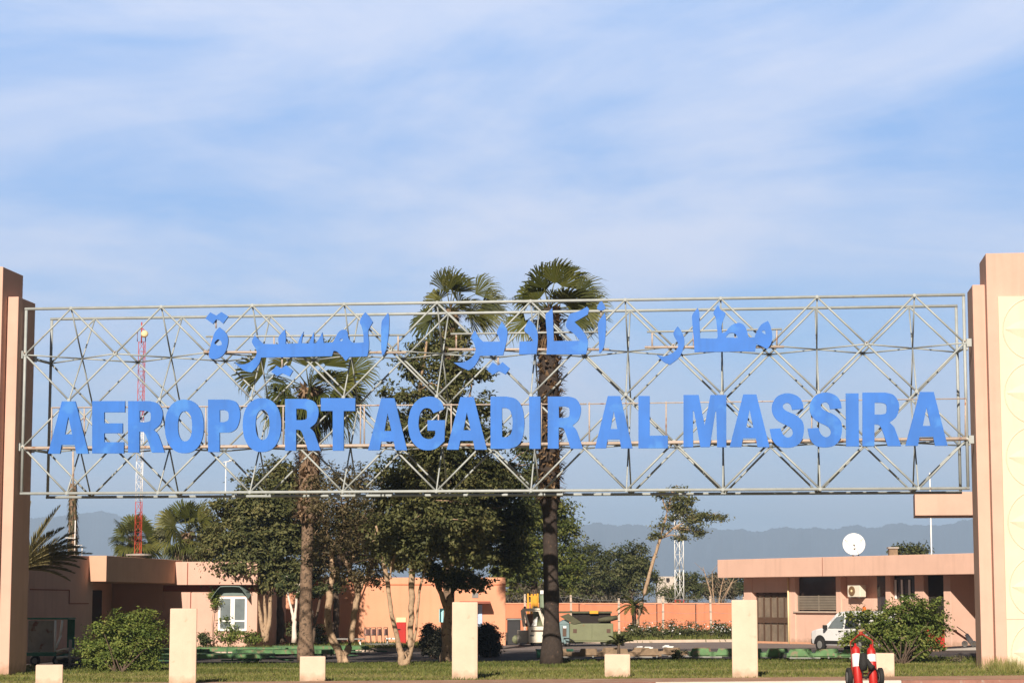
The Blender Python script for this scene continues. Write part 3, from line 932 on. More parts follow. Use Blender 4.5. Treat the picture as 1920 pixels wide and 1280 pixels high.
def tr(ox, oy, sc, pts): return [(ox + p[0] / sc, oy + p[1] / sc) + tuple(p[2:]) for p in pts]
A1 = (380, 570, 9.144); A2 = (550, 570, 9.145); A3 = (840, 560, 8.53); A4 = (960, 550, 9.142); A5 = (1220, 560, 9.14); A6 = (1290, 560, 9.847)
AR = []
AR.append(('arabic_dots', 'pair of blue dots above the last Arabic letter', [tr(*A1, [(45, 245, C), (130, 140, C), (235, 195, C), (320, 135, C), (440, 210, C), (350, 335, C), (275, 270, C), (228, 265, C), (175, 340, C)])]))
AR.append(('arabic_letter', 'blue Arabic letter like a drop with a hole', [tr(*A1, [(285, 395, C), (385, 480), (437, 610), (400, 790), (330, 890), (230, 938), (140, 930), (105, 870), (140, 690), (200, 500)]), tr(*A1, [(260, 603), (315, 640), (328, 695, C), (265, 712), (200, 668)])]))
seg = tr(*A1, [(890, 535, C), (990, 635), (1045, 682, C), (1303, 685, C), (1303, 560), (1410, 430, C), (1425, 560), (1420, 680, C)]) + \
      tr(*A2, [(80, 670, C), (110, 580), (175, 470, C), (152, 570), (140, 668, C), (270, 670, C), (300, 590), (352, 480, C), (352, 590), (345, 668, C), (385, 668, C), (440, 590), (495, 480, C), (512, 600), (520, 666, C), (680, 652, C), (725, 560), (790, 465), (875, 435), (925, 480), (945, 580), (995, 645), (1060, 665, C), (1205, 656, C), (1200, 520), (1172, 390), (1138, 305), (1180, 200), (1235, 140, C), (1300, 210), (1365, 310, C), (1312, 395), (1280, 480), (1296, 650), (1290, 780), (1268, 895, C), (960, 905, C), (900, 975, C), (830, 890), (750, 815), (690, 800, C), (660, 892, C)]) + \
      tr(*A1, [(1000, 915, C), (975, 1000), (920, 1090), (840, 1170, C), (730, 1145), (610, 1065), (545, 990, C), (640, 1030), (765, 1015), (870, 940), (922, 860), (915, 780), (862, 690), (845, 630)])
AR.append(('arabic_letter', 'long joined run of blue Arabic letters with three teeth', [seg, tr(*A2, [(795, 605), (838, 590), (848, 618), (812, 640)])]))
AR.append(('arabic_letter', 'upright blue Arabic stroke starting the left word', [tr(*A2, [(1622, 150, C), (1560, 230), (1512, 320), (1505, 600), (1510, 800), (1530, 885, C), (1582, 800), (1622, 600), (1642, 400), (1642, 220)])]))
AR.append(('arabic_dots', 'pair of blue dots below the left Arabic word', [tr(*A1, [(1175, 1160, C), (1265, 1055, C), (1350, 1100, C), (1430, 1045, C), (1550, 1140, C), (1490, 1240, C), (1365, 1185, C), (1280, 1235, C)])]))
AR.append(('arabic_letter', 'joined blue Arabic letters with a tail, middle word', [tr(*A3, [(430, 508, C), (490, 610), (560, 685, C), (832, 685, C), (810, 600), (780, 530), (860, 362, C), (945, 500), (940, 650), (905, 800), (880, 900, C), (510, 912, C), (475, 995), (410, 1090), (330, 1145, C), (210, 1095), (90, 1020, C), (250, 1012), (370, 945), (432, 860), (440, 785), (405, 690), (370, 610)])]))
AR.append(('arabic_dots', 'pair of blue dots below the middle Arabic word', [tr(*A3, [(620, 1130, C), (715, 1015, C), (800, 1070, C), (870, 1010, C), (990, 1110, C), (920, 1210, C), (812, 1155, C), (712, 1215, C)])]))
AR.append(('arabic_letter', 'single blue Arabic letter shaped like a short hook', [tr(*A4, [(290, 448, C), (370, 520), (430, 640), (442, 800), (420, 1035, C), (120, 1045, C), (130, 825, C), (362, 815, C), (300, 720), (213, 640), (240, 540)])]))
AR.append(('arabic_letter', 'wide blue Arabic letter with a bent arm', [tr(*A4, [(575, 360), (635, 305), (690, 245, C), (702, 400), (715, 815, C), (1165, 810, C), (1060, 690), (928, 575), (955, 430), (1000, 345, C), (1150, 300), (1285, 225, C), (1320, 262, C), (1300, 360, C), (1070, 490, C), (1200, 620), (1285, 760), (1300, 880), (1268, 1040, C), (590, 1045, C), (602, 800), (580, 500)])]))
AR.append(('arabic_letter', 'upright blue Arabic stroke under a small mark', [tr(*A4, [(1592, 330, C), (1612, 500), (1590, 830), (1540, 985), (1495, 1022, C), (1487, 800), (1473, 530), (1525, 420)])]))
AR.append(('arabic_mark', 'small blue mark above the upright Arabic stroke', [tr(*A4, [(1480, 190), (1530, 135), (1572, 180), (1602, 255), (1530, 292), (1458, 262)])]))
AR.append(('arabic_letter', 'curved blue Arabic letter ending the right word', [tr(*A5, [(465, 470, C), (530, 560), (577, 700), (560, 850), (480, 1010), (330, 1130, C), (215, 1075), (105, 958, C), (230, 985), (370, 930), (448, 860), (470, 770), (390, 610), (425, 520)])]))
AR.append(('arabic_letter', 'joined blue Arabic letters with two tall strokes', [tr(*A6, [(80, 300), (180, 165, C), (206, 240), (212, 400), (226, 730, C), (530, 735, C), (547, 690), (532, 500), (510, 350), (470, 250), (555, 115, C), (600, 200), (692, 262), (660, 370), (622, 480), (618, 560), (625, 628, C), (690, 612), (800, 490), (950, 445), (1060, 520), (1120, 712, C), (1228, 712, C), (1262, 620), (1350, 480), (1475, 405, C), (1522, 500), (1557, 680), (1530, 830), (1460, 930, C), (1350, 870), (1260, 835, C), (1240, 967, C), (120, 985, C), (100, 700), (80, 450)]), tr(*A6, [(690, 715, C), (750, 645), (825, 628), (890, 660), (925, 720, C)]), tr(*A6, [(1362, 600), (1415, 585), (1432, 650), (1395, 640)])]))
for nm, lb, lps in AR:
    plate(nm, [[SU(a, b, LW) for a, b in spline(l)] for l in lps], 0.10, LW, sign, M_BLUE, lb)
# little hangers that hold the loose dots
for x_, ya, yb in ((405, 598, 615), (529, 668, 690), (934, 668, 684), (1127, 580, 594)):
    railpx(x_, ya, x_, yb, LW + .13, 0.03, 'hanger')

# ------------------------------------------------------------------ blocks along the lawn
def block(pxl, pxr, top, base_px, label, name='concrete_block', grp='low square blocks along the kerb'):
    b = gnd((pxl + pxr) / 2, base_px)
    D = b.y; xl = at(pxl, top, D).x; xr = at(pxr, top, D).x; zt = at((pxl + pxr) / 2, top, D).z
    w = xr - xl
    mb = MB()
    cx = (xl + xr) / 2; a = math.atan2(cx, D) * .92 + random.uniform(-.012, .012); dp = w * .42
    mb.obox((cx, D + dp, (zt + b.z - .1) / 2), Vector((math.cos(a), -math.sin(a), 0)) * w / 2 * .98, Vector((math.sin(a), math.cos(a), 0)) * dp, Vector((0, 0, (zt - b.z + .1) / 2)))
    o = mb.build(name, M_STUB, None, 0.025, wl=Vector((cx, D + dp, b.z)))
    o.location = (cx, D + dp, b.z)
    return tag(o, label, 'block', grp)
G2 = 'tall square posts along the kerb'
block(316, 367, 1140, 1287, 'tall peach post in front of the leafy bush', 'concrete_post', G2)
block(847, 896, 1128, 1276, 'tall peach post in front of the pale blue doorway', 'concrete_post', G2)
block(1373, 1422, 1124, 1273, 'tall peach post in front of the slatted glass door', 'concrete_post', G2)
block(63, 114, 1246, 1292, 'low peach block nearest the shaded pillar')
block(560, 609, 1230, 1281, 'low peach block in front of the smooth palm trunk')
block(1134, 1183, 1226, 1272, 'low peach block in front of the small spiky shrub')
block(1632, 1680, 1224, 1272, 'low peach block beside the red extinguisher trolley')

# ------------------------------------------------------------------ left building
NL = Vector((-.138, -.990, 0)).normalized()      # faces the camera, sunlit
TL_ = Vector((.990, -.138, 0)).normalized()      # faces right, in shade
def lbox(mb, p, a0, a1, b0, b1, z0, z1):
    """box from p: a along TL_, b along -NL (away), heights absolute"""
    c = Vector((p.x, p.y, 0)) + TL_ * ((a0 + a1) / 2) - NL * ((b0 + b1) / 2); c.z = (z0 + z1) / 2
    mb.obox(c, TL_ * ((a1 - a0) / 2), NL * ((b1 - b0) / 2), Vector((0, 0, (z1 - z0) / 2)))
P0 = at(200, 1041, 100.0)
zt = P0.z; zb = at(200, 1089.5, 100).z
gl = gz(-18) - .05
lb = thing('terminal_annexe', 'low peach annexe with a flat roof over a shaded porch', 'building', (P0.x, P0.y, gl))
wpor = 0.82
mb = MB()
lbox(mb, P0, -9, -wpor - .003, -7.7, .6, gl, zt - .02)
lbox(mb, P0, -9, -wpor - 2.6, .602, 11.3, gl, zt - .02)          # the wall steps back under the porch roof
mb.build('wall', M_PEACH, lb, 0.015)
mb = MB(); lbox(mb, P0, -wpor, 0, 0, 12.0, zb, zt); lbox(mb, P0, -wpor - 2.598, -wpor - .002, .604, 12.0, zb, zt); mb.build('porch_roof', mat('porch_roof_plaster', (0.60, 0.36, 0.25), 0.9, 0.06, 0.8, 0.2, 30, streak=.2), lb, 0.015)
mb = MB(); lbox(mb, P0, -wpor - 2.598, -wpor - 2.5, 3.0, 5.0, gl + .05, zb - .3); mb.build('door', M_DARK, lb)
mb = MB(); lbox(mb, P0, -wpor - 2.598, -wpor - 2.52, 5.6, 9.5, gl + 1.0, zb - .35); mb.build('window', M_GLASS, lb)
mb = MB()
for aa, bb, cc in ((-7.5, -2.6, at(100, 1105, 95).z), (-2.6, 0.0, at(150, 1131, 97).z)):
    lbox(mb, P0, -wpor, -wpor + .03, aa - 0, bb, cc - .02, cc + .02)
lbox(mb, P0, -wpor, -wpor + .03, -2.62, -2.58, at(150, 1131, 97).z + .021, at(100, 1105, 95).z - .021)
mb.build('pipe', M_REDBROWN, lb)
mb = MB(); c = at(272, 1040, 106)
mb.lathe((c.x - .3, c.y, zt), (0, 0, 1), [(0.35, 0), (0.35, .12), (0.62, .121), (0.62, .19), (.1, .22)], 18, False); mb.build('roof_vent', M_CONC, lb)
# window wing, facing the camera
P1 = P0 + TL_ * 0.004 - NL * 11.4
xw1 = onplane(482, 1150, P1, NL); Lw = (xw1 - P1).dot(TL_)
P1 = P1 + TL_ * 0
wing = thing('terminal_wing', 'sunlit peach wing with white double window behind the trees', 'building', (P1.x, P1.y, gl))
ze0 = onplane(380, 1096, P1, NL).z; ze1 = onplane(380, 1053, P1, NL).z
mb = MB(); lbox(mb, P1, -.8, Lw, .012, 6, gl, ze0 - .002); lbox(mb, P1, -7, -.804, .012, 6, gl, zt - .03)
mb.build('wall', M_PEACH, wing, 0.015)
mb = MB(); lbox(mb, P1, -.8, Lw + .15, -.62, 6, ze0, ze1); mb.build('roof', M_PEACH, wing, 0.015)
mb = MB(); lbox(mb, P1, -.8, Lw, .004, .010, ze0 - .32, ze0 - .003); mb.build('eave_shade_strip', M_REDBROWN, wing)  # shade under the eave, put in as a red-brown strip
q0 = onplane(410, 1118, P1, NL); q1 = onplane(463, 1182, P1, NL)
a0, a1, z1_, z0_ = (q0 - P1).dot(TL_), (q1 - P1).dot(TL_), q0.z, q1.z
mb = MB(); mid = (a0 + a1) / 2; t_ = .11
for c in ((a0, a0 + t_, z0_, z1_), (a1 - t_, a1, z0_, z1_), (mid - t_, mid + t_, z0_, z1_), (a0 + t_, mid - t_, z1_ - t_, z1_), (mid + t_, a1 - t_, z1_ - t_, z1_), (a0 + t_, mid - t_, z0_, z0_ + t_), (mid + t_, a1 - t_, z0_ , z0_ + t_), (a0 + t_, mid - t_, z0_ + .45, z0_ + .53), (mid + t_, a1 - t_, z0_ + .45, z0_ + .53)):
    lbox(mb, P1, c[0], c[1], -.05, .03, c[2], c[3])
wf = mb.build('window_frame', M_WHITE, wing)
mb = MB(); lbox(mb, P1, a0 + t_, a1 - t_, -.012, .002, z0_ + t_, z1_ - t_); mb.build('pane', M_GLASSG, wf)
mb = MB(); lbox(mb, P1, .62, .66, -.03, .008, gl, ze0 - .33); lbox(mb, P1, .62, .66, -.66, -.625, ze0 + .01, ze1 - .05); mb.build('cable', M_REDBROWN, wing)
# curved awning over the window
mb = MB(); n = 12
for i in range(n):
    f0, f1 = i / n, (i + 1) / n
    pf = lambda f: (a0 - .25 + (a1 - a0 + .45) * f, z1_ + .1 + (.55 * min(1, 4.5 * f, 4.5 * (1 - f)) + .06 * math.sin(math.pi * f)))
    (ua, za), (ub, zb_) = pf(f0), pf(f1)
    A = P1 + TL_ * ua; B = P1 + TL_ * ub
    vs = [Vector((A.x, A.y, za)), Vector((B.x, B.y, zb_)), Vector((B.x, B.y, zb_)) + NL * .55 - Vector((0, 0, .18)), Vector((A.x, A.y, za)) + NL * .55 - Vector((0, 0, .18))]
    mb.add(vs + [v - Vector((0, 0, .03)) for v in vs], [(0, 1, 2, 3), (7, 6, 5, 4), (3, 2, 6, 7), (0, 3, 7, 4)])
    mb.add([Vector((A.x, A.y, za - .02)) + NL * .02, Vector((B.x, B.y, zb_ - .02)) + NL * .02, Vector((B.x, B.y, z1_ + .05)) + NL * .02, Vector((A.x, A.y, z1_ + .05)) + NL * .02], [(0, 1, 2, 3)])
mb.build('awning', mat('faded_blue_grey_canvas', (0.16, 0.21, 0.20), 0.9, 0.15, 4), wing)
# vine beside the window
v = onplane(403, 1150, P1, NL) + NL * .2
vt = bush('climbing_vine', 'bright green vine climbing the wall at the edge of the awning', 'vine', None, Vector((v.x, v.y, .1)), [(401, 1112, 9, 8), (404, 1126, 8, 10), (400, 1118, 9, 6)], L_BUSH, v.y, 40, 26, .15, .11, 0)
mb = MB(); mb.tube([(v.x, v.y, .05), (v.x - .08, v.y, 1.3), at(402, 1128, v.y)], [.025, .02, .012], 5); mb.build('stem', M_BARK, vt)

# ------------------------------------------------------------------ pink hall
PH = at(948, 1120, 121.0)
hall = thing('service_hall', 'long low orange-pink hall with a blank wall and small canopied doorway', 'building', (PH.x - 5, PH.y, gz(-5) - .05))
NH = Vector((.012, -1, 0)).normalized(); TH = Vector((1, .012, 0)).normalized()
def hbox(mb, a0, a1, b0, b1, z0, z1):
    c = Vector((PH.x, PH.y, 0)) + TH * ((a0 + a1) / 2) - NH * ((b0 + b1) / 2); c.z = (z0 + z1) / 2
    mb.obox(c, TH * ((a1 - a0) / 2), NH * ((b1 - b0) / 2), Vector((0, 0, (z1 - z0) / 2)))
zh = at(900, 1082, 121).z
def hu(px): return (onplane(px, 1150, PH, NH) - PH).dot(TH)
def hz(py): return onplane(880, py, PH, NH).z
mb = MB(); hbox(mb, hu(478), 0, 0, 7, -.3, zh); mb.build('wall', M_ORANGE, hall, 0.02)
mb = MB(); hbox(mb, hu(478), 0, -.03, -.002, zh - .42, zh - .34); mb.build('leaf_shadow_strip', M_DKORANGE, hall)  # leaf shadows below the roof edge, set in as a reddish strip
mb = MB(); hbox(mb, hu(604), hu(608), -.12, -.002, -.3, zh - .45); mb.build('pilaster', M_ORANGE, hall)
mb = MB(); hbox(mb, hu(862), hu(919), -1.0, -.003, hz(1131), hz(1126.5)); mb.build('door_canopy', M_REDBROWN, hall, .01)
mb = MB()
hbox(mb, hu(871), hu(876), -.06, -.003, -.1, hz(1133)); hbox(mb, hu(898), hu(904), -.06, -.003, -.1, hz(1133)); hbox(mb, hu(876) + .002, hu(898) - .002, -.06, -.003, hz(1137), hz(1133))
mb.build('door_frame', M_LBLUE, hall)
mb = MB(); hbox(mb, hu(876) + .003, hu(898) - .003, -.03, -.004, -.1, hz(1137.2)); dr = mb.build('door', mat('blue_white_door', (0.42, 0.52, 0.66), 0.5), hall)
mb = MB(); c = Vector((PH.x, PH.y, 0)) + TH * hu(893) + NH * .06; mb.tube([c + Vector((0, 0, 1.0)), c + Vector((0, 0, 1.2))], .025, 6); mb.build('handle', M_GREY, dr)
mb = MB(); hbox(mb, hu(885), hu(897), -.03, -.003, hz(1120), hz(1111)); mb.build('wall_sign', M_GREY, hall)
# telephone hood on the wall, half behind a trunk
c = Vector((PH.x, PH.y, 0)) + TH * hu(837); zc = hz(1150)
ph = thing('telephone_hood', 'pale cyan telephone hood on a post by the pink wall', 'phone hood', (c.x, c.y - .7, gz(c.x)))
mb = MB(); n = 10
for i in range(n):
    a_, b_ = math.pi * i / n, math.pi * (i + 1) / n
    rr = .36
    pa = [Vector((c.x - rr * math.cos(w), c.y - .7 - .0, zc + .25 + .22 * math.sin(w))) for w in (a_, b_)]
    mb.add([pa[0], pa[1], pa[1] + Vector((0, .4, 0)), pa[0] + Vector((0, .4, 0))], [(0, 1, 2, 3)])
for sx in (-1, 1): mb.box(c.x + sx * .36 - .015, c.x + sx * .36 + .015, c.y - .70, c.y - .30, zc - .45, zc + .25)
mb.box(c.x - .345, c.x + .345, c.y - .32, c.y - .29, zc - .45, zc + .3)
mb.build('shell', M_CYAN, ph)
mb = MB(); mb.box(c.x - .15, c.x + .15, c.y - .45, c.y - .33, zc - .3, zc + .1); mb.build('telephone', M_GREY, ph)
mb = MB(); mb.box(c.x - .06, c.x + .06, c.y - .285, c.y - .2, gz(c.x) - .05, zc + .1); mb.build('post', M_GREY, ph)

# ------------------------------------------------------------------ right building
RL = at(1345, 1048, 122.0); RR_ = at(1821, 1037.5, 105.0)
DB = (RR_ - RL); DB.z = 0; LEN = DB.length; DB.normalize()
NB_ = Vector((DB.y, -DB.x, 0))
if NB_.y > 0: NB_ = -NB_
ztop = (RL.z + RR_.z) / 2
zbot = (at(1345, 1081.8, 122).z + at(1821, 1076.8, 105).z) / 2
gr = gz(17) - .05
OV = 0.95                      # eave overhang in front of the piers
PF = RL - NB_ * OV             # face of the piers
def fu(px, py=1150): return (onplane(px, py, PF, NB_) - PF).dot(DB)
def fz(py, px=1500): return onplane(px, py, PF, NB_).z
def rb(mb, a0, a1, b0, b1, z0, z1):
    """b measured behind the pier face (negative = in front)"""
    c = Vector((PF.x, PF.y, 0)) + DB * ((a0 + a1) / 2) - NB_ * ((b0 + b1) / 2); c.z = (z0 + z1) / 2
    mb.obox(c, DB * ((a1 - a0) / 2), NB_ * ((b1 - b0) / 2), Vector((0, 0, (z1 - z0) / 2)))
off = thing('office_building', 'flat-roofed peach office with deep eaves, dark window bays and slatted glass door', 'building', (PF.x + 5, PF.y - 5, gr))
mb = MB(); rb(mb, 0, LEN + 9, -OV, 9, zbot, ztop); mb.build('roof', M_OFFICE, off, 0.02)
mb = MB(); rb(mb, LEN * .45 - .02, LEN * .45 + .02, -OV - .006, -OV - .001, zbot + .02, ztop - .02); mb.build('expansion_joint', M_REDBROWN, off)
zf2 = zbot - .003
REC = 0.42
# back wall of the bays + deep block behind
mb = MB(); rb(mb, fu(1396), fu(1780), REC + .003, 8, gr, zf2); mb.build('wall', M_OFFICE, off, 0.01)
def pier(p0, p1, z1=None, b1=REC, z0=None):
    mb = MB(); rb(mb, fu(p0), fu(p1), 0, b1, gr if z0 is None else z0, zf2 if z1 is None else z1); return mb.build('pier', M_OFFICE, off, 0.01)
pier(1395, 1410); pier(1478, 1491)
pier(1568, 1577); pier(1661, 1670); pier(1716, 1733); pier(1770, 1783, None, 3.0)
def bay(p0, p1, ytop, label):
    mb = MB(); rb(mb, fu(p0) + .002, fu(p1) - .002, .06, REC, gr, fz(ytop, p0)); return mb.build('bay_wall', M_OFFICE, off)
bay(1491, 1568, 1145, ''); bay(1577, 1637, 1121, ''); bay(1637, 1661, 1150, ''); bay(1670, 1716, 1122, '')
def win(p0, p1, y0, y1, m=M_GLASS, b=.30, name='window'):
    mb = MB(); rb(mb, fu(p0) + .003, fu(p1) - .003, b, b + .05, fz(y1, p0) + .003, (zf2 - .003) if y0 is None else fz(y0, p0)); return mb.build(name, m, off)
w_ = win(1491, 1568, None, 1145)
mb = MB()
for i in range(9):
    z = fz(1144) + .05 + i * .083
    rb(mb, fu(1492), fu(1567), .20, .235, z, z + .062)
rb(mb, fu(1491) + .01, fu(1491) + .06, .17, .24, fz(1144), fz(1115)); rb(mb, fu(1568) - .06, fu(1568) - .01, .17, .24, fz(1144), fz(1115)); rb(mb, fu(1530), fu(1530) + .05, .17, .195, fz(1144), fz(1115))
mb.build('shutter', M_SHUT, w_)
mb = MB(); rb(mb, fu(1489), fu(1570), -.08, .058, fz(1145) - .07, fz(1145)); mb.build('sill', M_KERB, w_)
win(1637, 1661, None, 1150)
w2 = win(1670, 1716, None, 1122)
mb = MB()
for q in (1672, 1684, 1698, 1711): rb(mb, fu(q), fu(q) + .10, .22, .28, fz(1122), zf2 - .2)
mb.build('window_frame', M_WHITE, w2)
mb = MB(); rb(mb, fu(1733) + .003, fu(1770) - .003, .3, .36, gr, zf2 - .003); mb.build('doorway', M_DARK, off)
# slatted glass door
z_d1 = fz(1110, 1440)
mb = MB(); rb(mb, fu(1410) + .002, fu(1478) - .002, .05, REC - .01, z_d1, zf2); mb.build('lintel', M_OFFICE, off)
ua, ub = fu(1410), fu(1478)
mb = MB(); rb(mb, ua + .01, ub - .01, .33, .37, gr, z_d1 - .003); dd = mb.build('door', mat('door_glass', (0.20, 0.16, 0.12), 0.2, 0.3, 1.5, spec=0.6), off)
mb = MB(); n = 5
for i in range(n + 1):
    u = ua + .06 + (ub - ua - .2) * i / n
    rb(mb, u, u + .09, .27, .325, gr, z_d1 - .004)
for z, h in ((gr + .02, .12), (gr + 1.12, .30), (z_d1 - .16, .10)): rb(mb, ua + .16, ub - .16, .24, .268, z, z + h)
mb.build('door_frame', M_BROWNF, dd)
mb = MB(); p_ = Vector((PF.x, PF.y, 0)) + DB * fu(1480) + NB_ * .06; mb.tube([p_ + Vector((0, 0, gr)), p_ + Vector((0, 0, zf2))], .045, 8); mb.build('downpipe', M_CREAMY, off)
# porch side wall beyond the last pier, and plinth
mb = MB(); rb(mb, fu(1395), fu(1783), -.03, -.003, gr, gr + .14); mb.build('plinth', mat('peach_plinth', (0.62, 0.33, 0.2), .9), off)
mb = MB(); rb(mb, LEN - .5, LEN + 9, 3.0, 8, gr, zf2); mb.build('porch_wall', M_OFFICE, off)
mb = MB(); rb(mb, fu(1500), fu(1560), -OV - .4, -OV + .3, gr, gr + .02); 
# air conditioner
a = fu(1601); 
ac = thing('air_conditioner', 'white wall air conditioner with round fan beside the big dark window', 'air conditioner', tuple(Vector((PF.x, PF.y, 0)) + DB * a + Vector((0, 0, fz(1120, 1600)))))
zc0, zc1 = fz(1118.5, 1610), fz(1096, 1610)
mb = MB(); rb(mb, a - .02, a + .95, -.38, .02, zc0, zc1); mb.build('casing', M_CREAMW, ac, .02)
cc = Vector((PF.x, PF.y, 0)) + DB * (a + .33) + NB_ * .385; cc.z = (zc0 + zc1) / 2
mb = MB(); mb.lathe(cc, NB_, [(.25, 0), (.25, .02), (.20, .03)], 18, False); mb.build('fan_grille', mat('brown_grille', (0.20, 0.12, 0.06), .6), ac)
mb = MB(); mb.lathe(cc + NB_ * .03, NB_, [(.07, 0), (.05, .02)], 10, False); mb.build('fan_hub', M_CREAMY, ac)
mb = MB()
for aa in (a + .1, a + .8): rb(mb, aa, aa + .05, -.36, .055, zc0 - .05, zc0 - .002)
mb.build('bracket', M_GREY, ac)
# roof things
def dish(px, py, D, r, label):
    c = at(px, py, D)
    t = thing('satellite_dish', label, 'satellite dish', (c.x, c.y + .5, ztop))
    ax = Vector((-.12, -.95, .22)).normalized()
    mb = MB(); n = 28; rings = 6; vs = []; u = ax.orthogonal().normalized(); v = ax.cross(u)
    for back in (0, 1):
        for i in range(rings + 1):
            q = r * i / rings
            for k_ in range(n):
                w = 2 * math.pi * k_ / n
                vs.append(c + (u * math.cos(w) + v * math.sin(w)) * max(q, .01) + ax * (.32 * (q / r) ** 2 * r - .03 * back))
    fs = []
    m_ = (rings + 1) * n
    for i in range(rings):
        for k_ in range(n):
            k2 = (k_ + 1) % n
            fs.append((i * n + k_, i * n + k2, (i + 1) * n + k2, (i + 1) * n + k_))
            fs.append((m_ + i * n + k_, m_ + (i + 1) * n + k_, m_ + (i + 1) * n + k2, m_ + i * n + k2))
    for k_ in range(n):
        k2 = (k_ + 1) % n
        fs.append((rings * n + k_, rings * n + k2, m_ + rings * n + k2, m_ + rings * n + k_))
    mb.add(vs, fs, None, True); mb.build('reflector', M_WHITE, t)
    f_ = c + ax * r * .75 + Vector((0, 0, -.12))
    mb = MB(); mb.tube([c + ax * .02 - v * 0, f_], .012, 5)
    for w in (1.2, 2.9, 5.0): mb.tube([c + (u * math.cos(w) + v * math.sin(w)) * r * .95 + ax * .3 * r, f_], .010, 4)
    mb.lathe(f_, ax, [(.05, -.06), (.06, .0), (.04, .05)], 8); mb.build('feed_arm', M_GREY, t)
    mb = MB(); mb.tube([(c.x, c.y + .35, ztop - .02), (c.x, c.y + .25, c.z)], .05, 8); mb.tube([(c.x, c.y + .25, c.z), c], .05, 6)
    mb.tube([(c.x + .45, c.y + .8, ztop - .02), (c.x, c.y + .27, c.z - .1)], .025, 5); mb.build('mount', M_GREY, t)
dish(1601, 1021, 114.5, 0.58, 'round white satellite dish on the office roof')
c = at(1674, 1030, 116)
ch = thing('chimney', 'small brick chimney block on the office roof', 'chimney', (c.x, c.y, ztop))
mb = MB(); mb.box(c.x - .22, c.x + .22, c.y - .2, c.y + .2, ztop - .02, c.z + .05); mb.build('shaft', M_WOOD, ch)
mb = MB(); mb.box(c.x - .28, c.x + .28, c.y - .26, c.y + .26, c.z + .052, c.z + .14); mb.build('cap', M_CONC, ch)
# vertical pole behind the office
def pole(name, label, cat, px, ytop, D, r=.05, extra=None, m=None):
    b = at(px, 1100, D); zt_ = at(px, ytop, D).z
    t = thing(name, label, cat, (b.x, D, gz(b.x)))
    mb = MB(); mb.tube([(b.x, D, gz(b.x) - .05), (b.x, D, zt_)], [r, r * .7], 8); mb.build('shaft', m or M_WHITE, t)
    mb = MB()
    if extra == 'lamp':
        mb.tube([(b.x - .25, D, zt_ - .05), (b.x + .5, D, zt_ + .05)], .045, 6); mb.box(b.x + .3, b.x + .75, D - .1, D + .1, zt_ + .08, zt_ + .17)
        mb.build('lamp_head', M_WHITE, t)
    else:
        mb.lathe((b.x, D, zt_), (0, 0, 1), [(r * .7, 0), (r * 1.2, .03), (r * .3, .14)], 8); mb.build('cap', M_WHITE, t)
    return t
pole('flag_pole', 'slim white pole rising behind the office roof under the truss', 'pole', 1748, 890, 124)
pole('lamp_post', 'thin white lamp post standing far behind the brown leafy trees', 'lamp post', 420, 865, 210, .07, 'lamp')

# canopy slab by the right pillar
c0 = at(1715, 922, 92.0); c1 = at(1715, 966, 92.0)
cs = thing('concrete_canopy', 'flat peach canopy slab projecting from behind the sunlit pillar', 'canopy', (c0.x + 4, 93.5, gz(18)))
a_c = R(-2)
vv = Vector((math.cos(R(9)), -math.sin(R(9)), 0)); ww = Vector((math.sin(R(9)), math.cos(R(9)), 0))
mb = MB(); cc = c0 + vv * 2.6 + ww * 1.5; cc.z = (c0.z + c1.z) / 2
mb.obox(cc, vv * 2.6, ww * 1.5, Vector((0, 0, (c0.z - c1.z) / 2))); mb.build('slab', M_PEACH, cs, .015)
mb = MB(); cc2 = c0 + vv * 3.9 + ww * 1.5; cc2.z = (c1.z + gz(18) - .1) / 2
mb.obox(cc2, vv * .35, ww * .35, Vector((0, 0, (c1.z - gz(18) + .1) / 2 - .003))); mb.build('column', M_PEACH, cs, .015)

# ------------------------------------------------------------------ lattice masts
def mast(label, px, ytop, ybot, D, w, bands, group='lattice radio masts', cage=False, basez=None):
    t = thing('radio_mast', label, 'radio mast', (at(px, 1000, D).x, D, 0), group)
    x = at(px, 1000, D).x; z1 = at(px, ytop, D).z; z0 = at(px, ybot, D).z if basez is None else basez
    legs = [Vector((x + w * math.cos(a), D + w * math.sin(a), 0)) for a in (R(200), R(330), R(80))]
    n = len(bands)
    for i, col in enumerate(bands):
        za, zb_ = z0 + (z1 - z0) * i / n, z0 + (z1 - z0) * (i + 1) / n - .01
        mb = MB()
        for l in legs: mb.tube([(l.x, l.y, za), (l.x, l.y, zb_)], w * .09, 5)
        m_ = max(2, int((zb_ - za) / (w * 2.2)))
        for k_ in range(m_):
            zz0, zz1 = za + (zb_ - za) * k_ / m_, za + (zb_ - za) * (k_ + 1) / m_
            for q in range(3):
                A, B = legs[q], legs[(q + 1) % 3]
                if k_ % 2: A, B = B, A
                mb.tube([(A.x, A.y, zz0), (B.x, B.y, zz1)], w * .055, 4)
                mb.tube([(A.x, A.y, zz1), (B.x, B.y, zz1)], w * .05, 4)
        mb.build('mast_section', M_TREDBR if col == 'r' else M_WHITE, t)
    return t, legs, z1
mt, legs, z1m = mast('tall slender red and white lattice mast with a pale drum aerial', 260, 640, 1035, 118, .20, 'rrwwrr', basez=at(260, 1043, 118).z - 1.4)
mt.location.z = 0
mb = MB(); xm = at(260, 900, 118).x
mb.tube([(xm, 118, z1m - .1), (xm, 118, at(260, 604, 118).z)], .035, 6)
for sx in (-.22, .22): mb.tube([(xm + sx, 118, z1m), (xm + sx, 118, z1m + .55), (xm, 118, z1m + .75)], .025, 5)
mb.build('spike', M_TREDBR, mt)
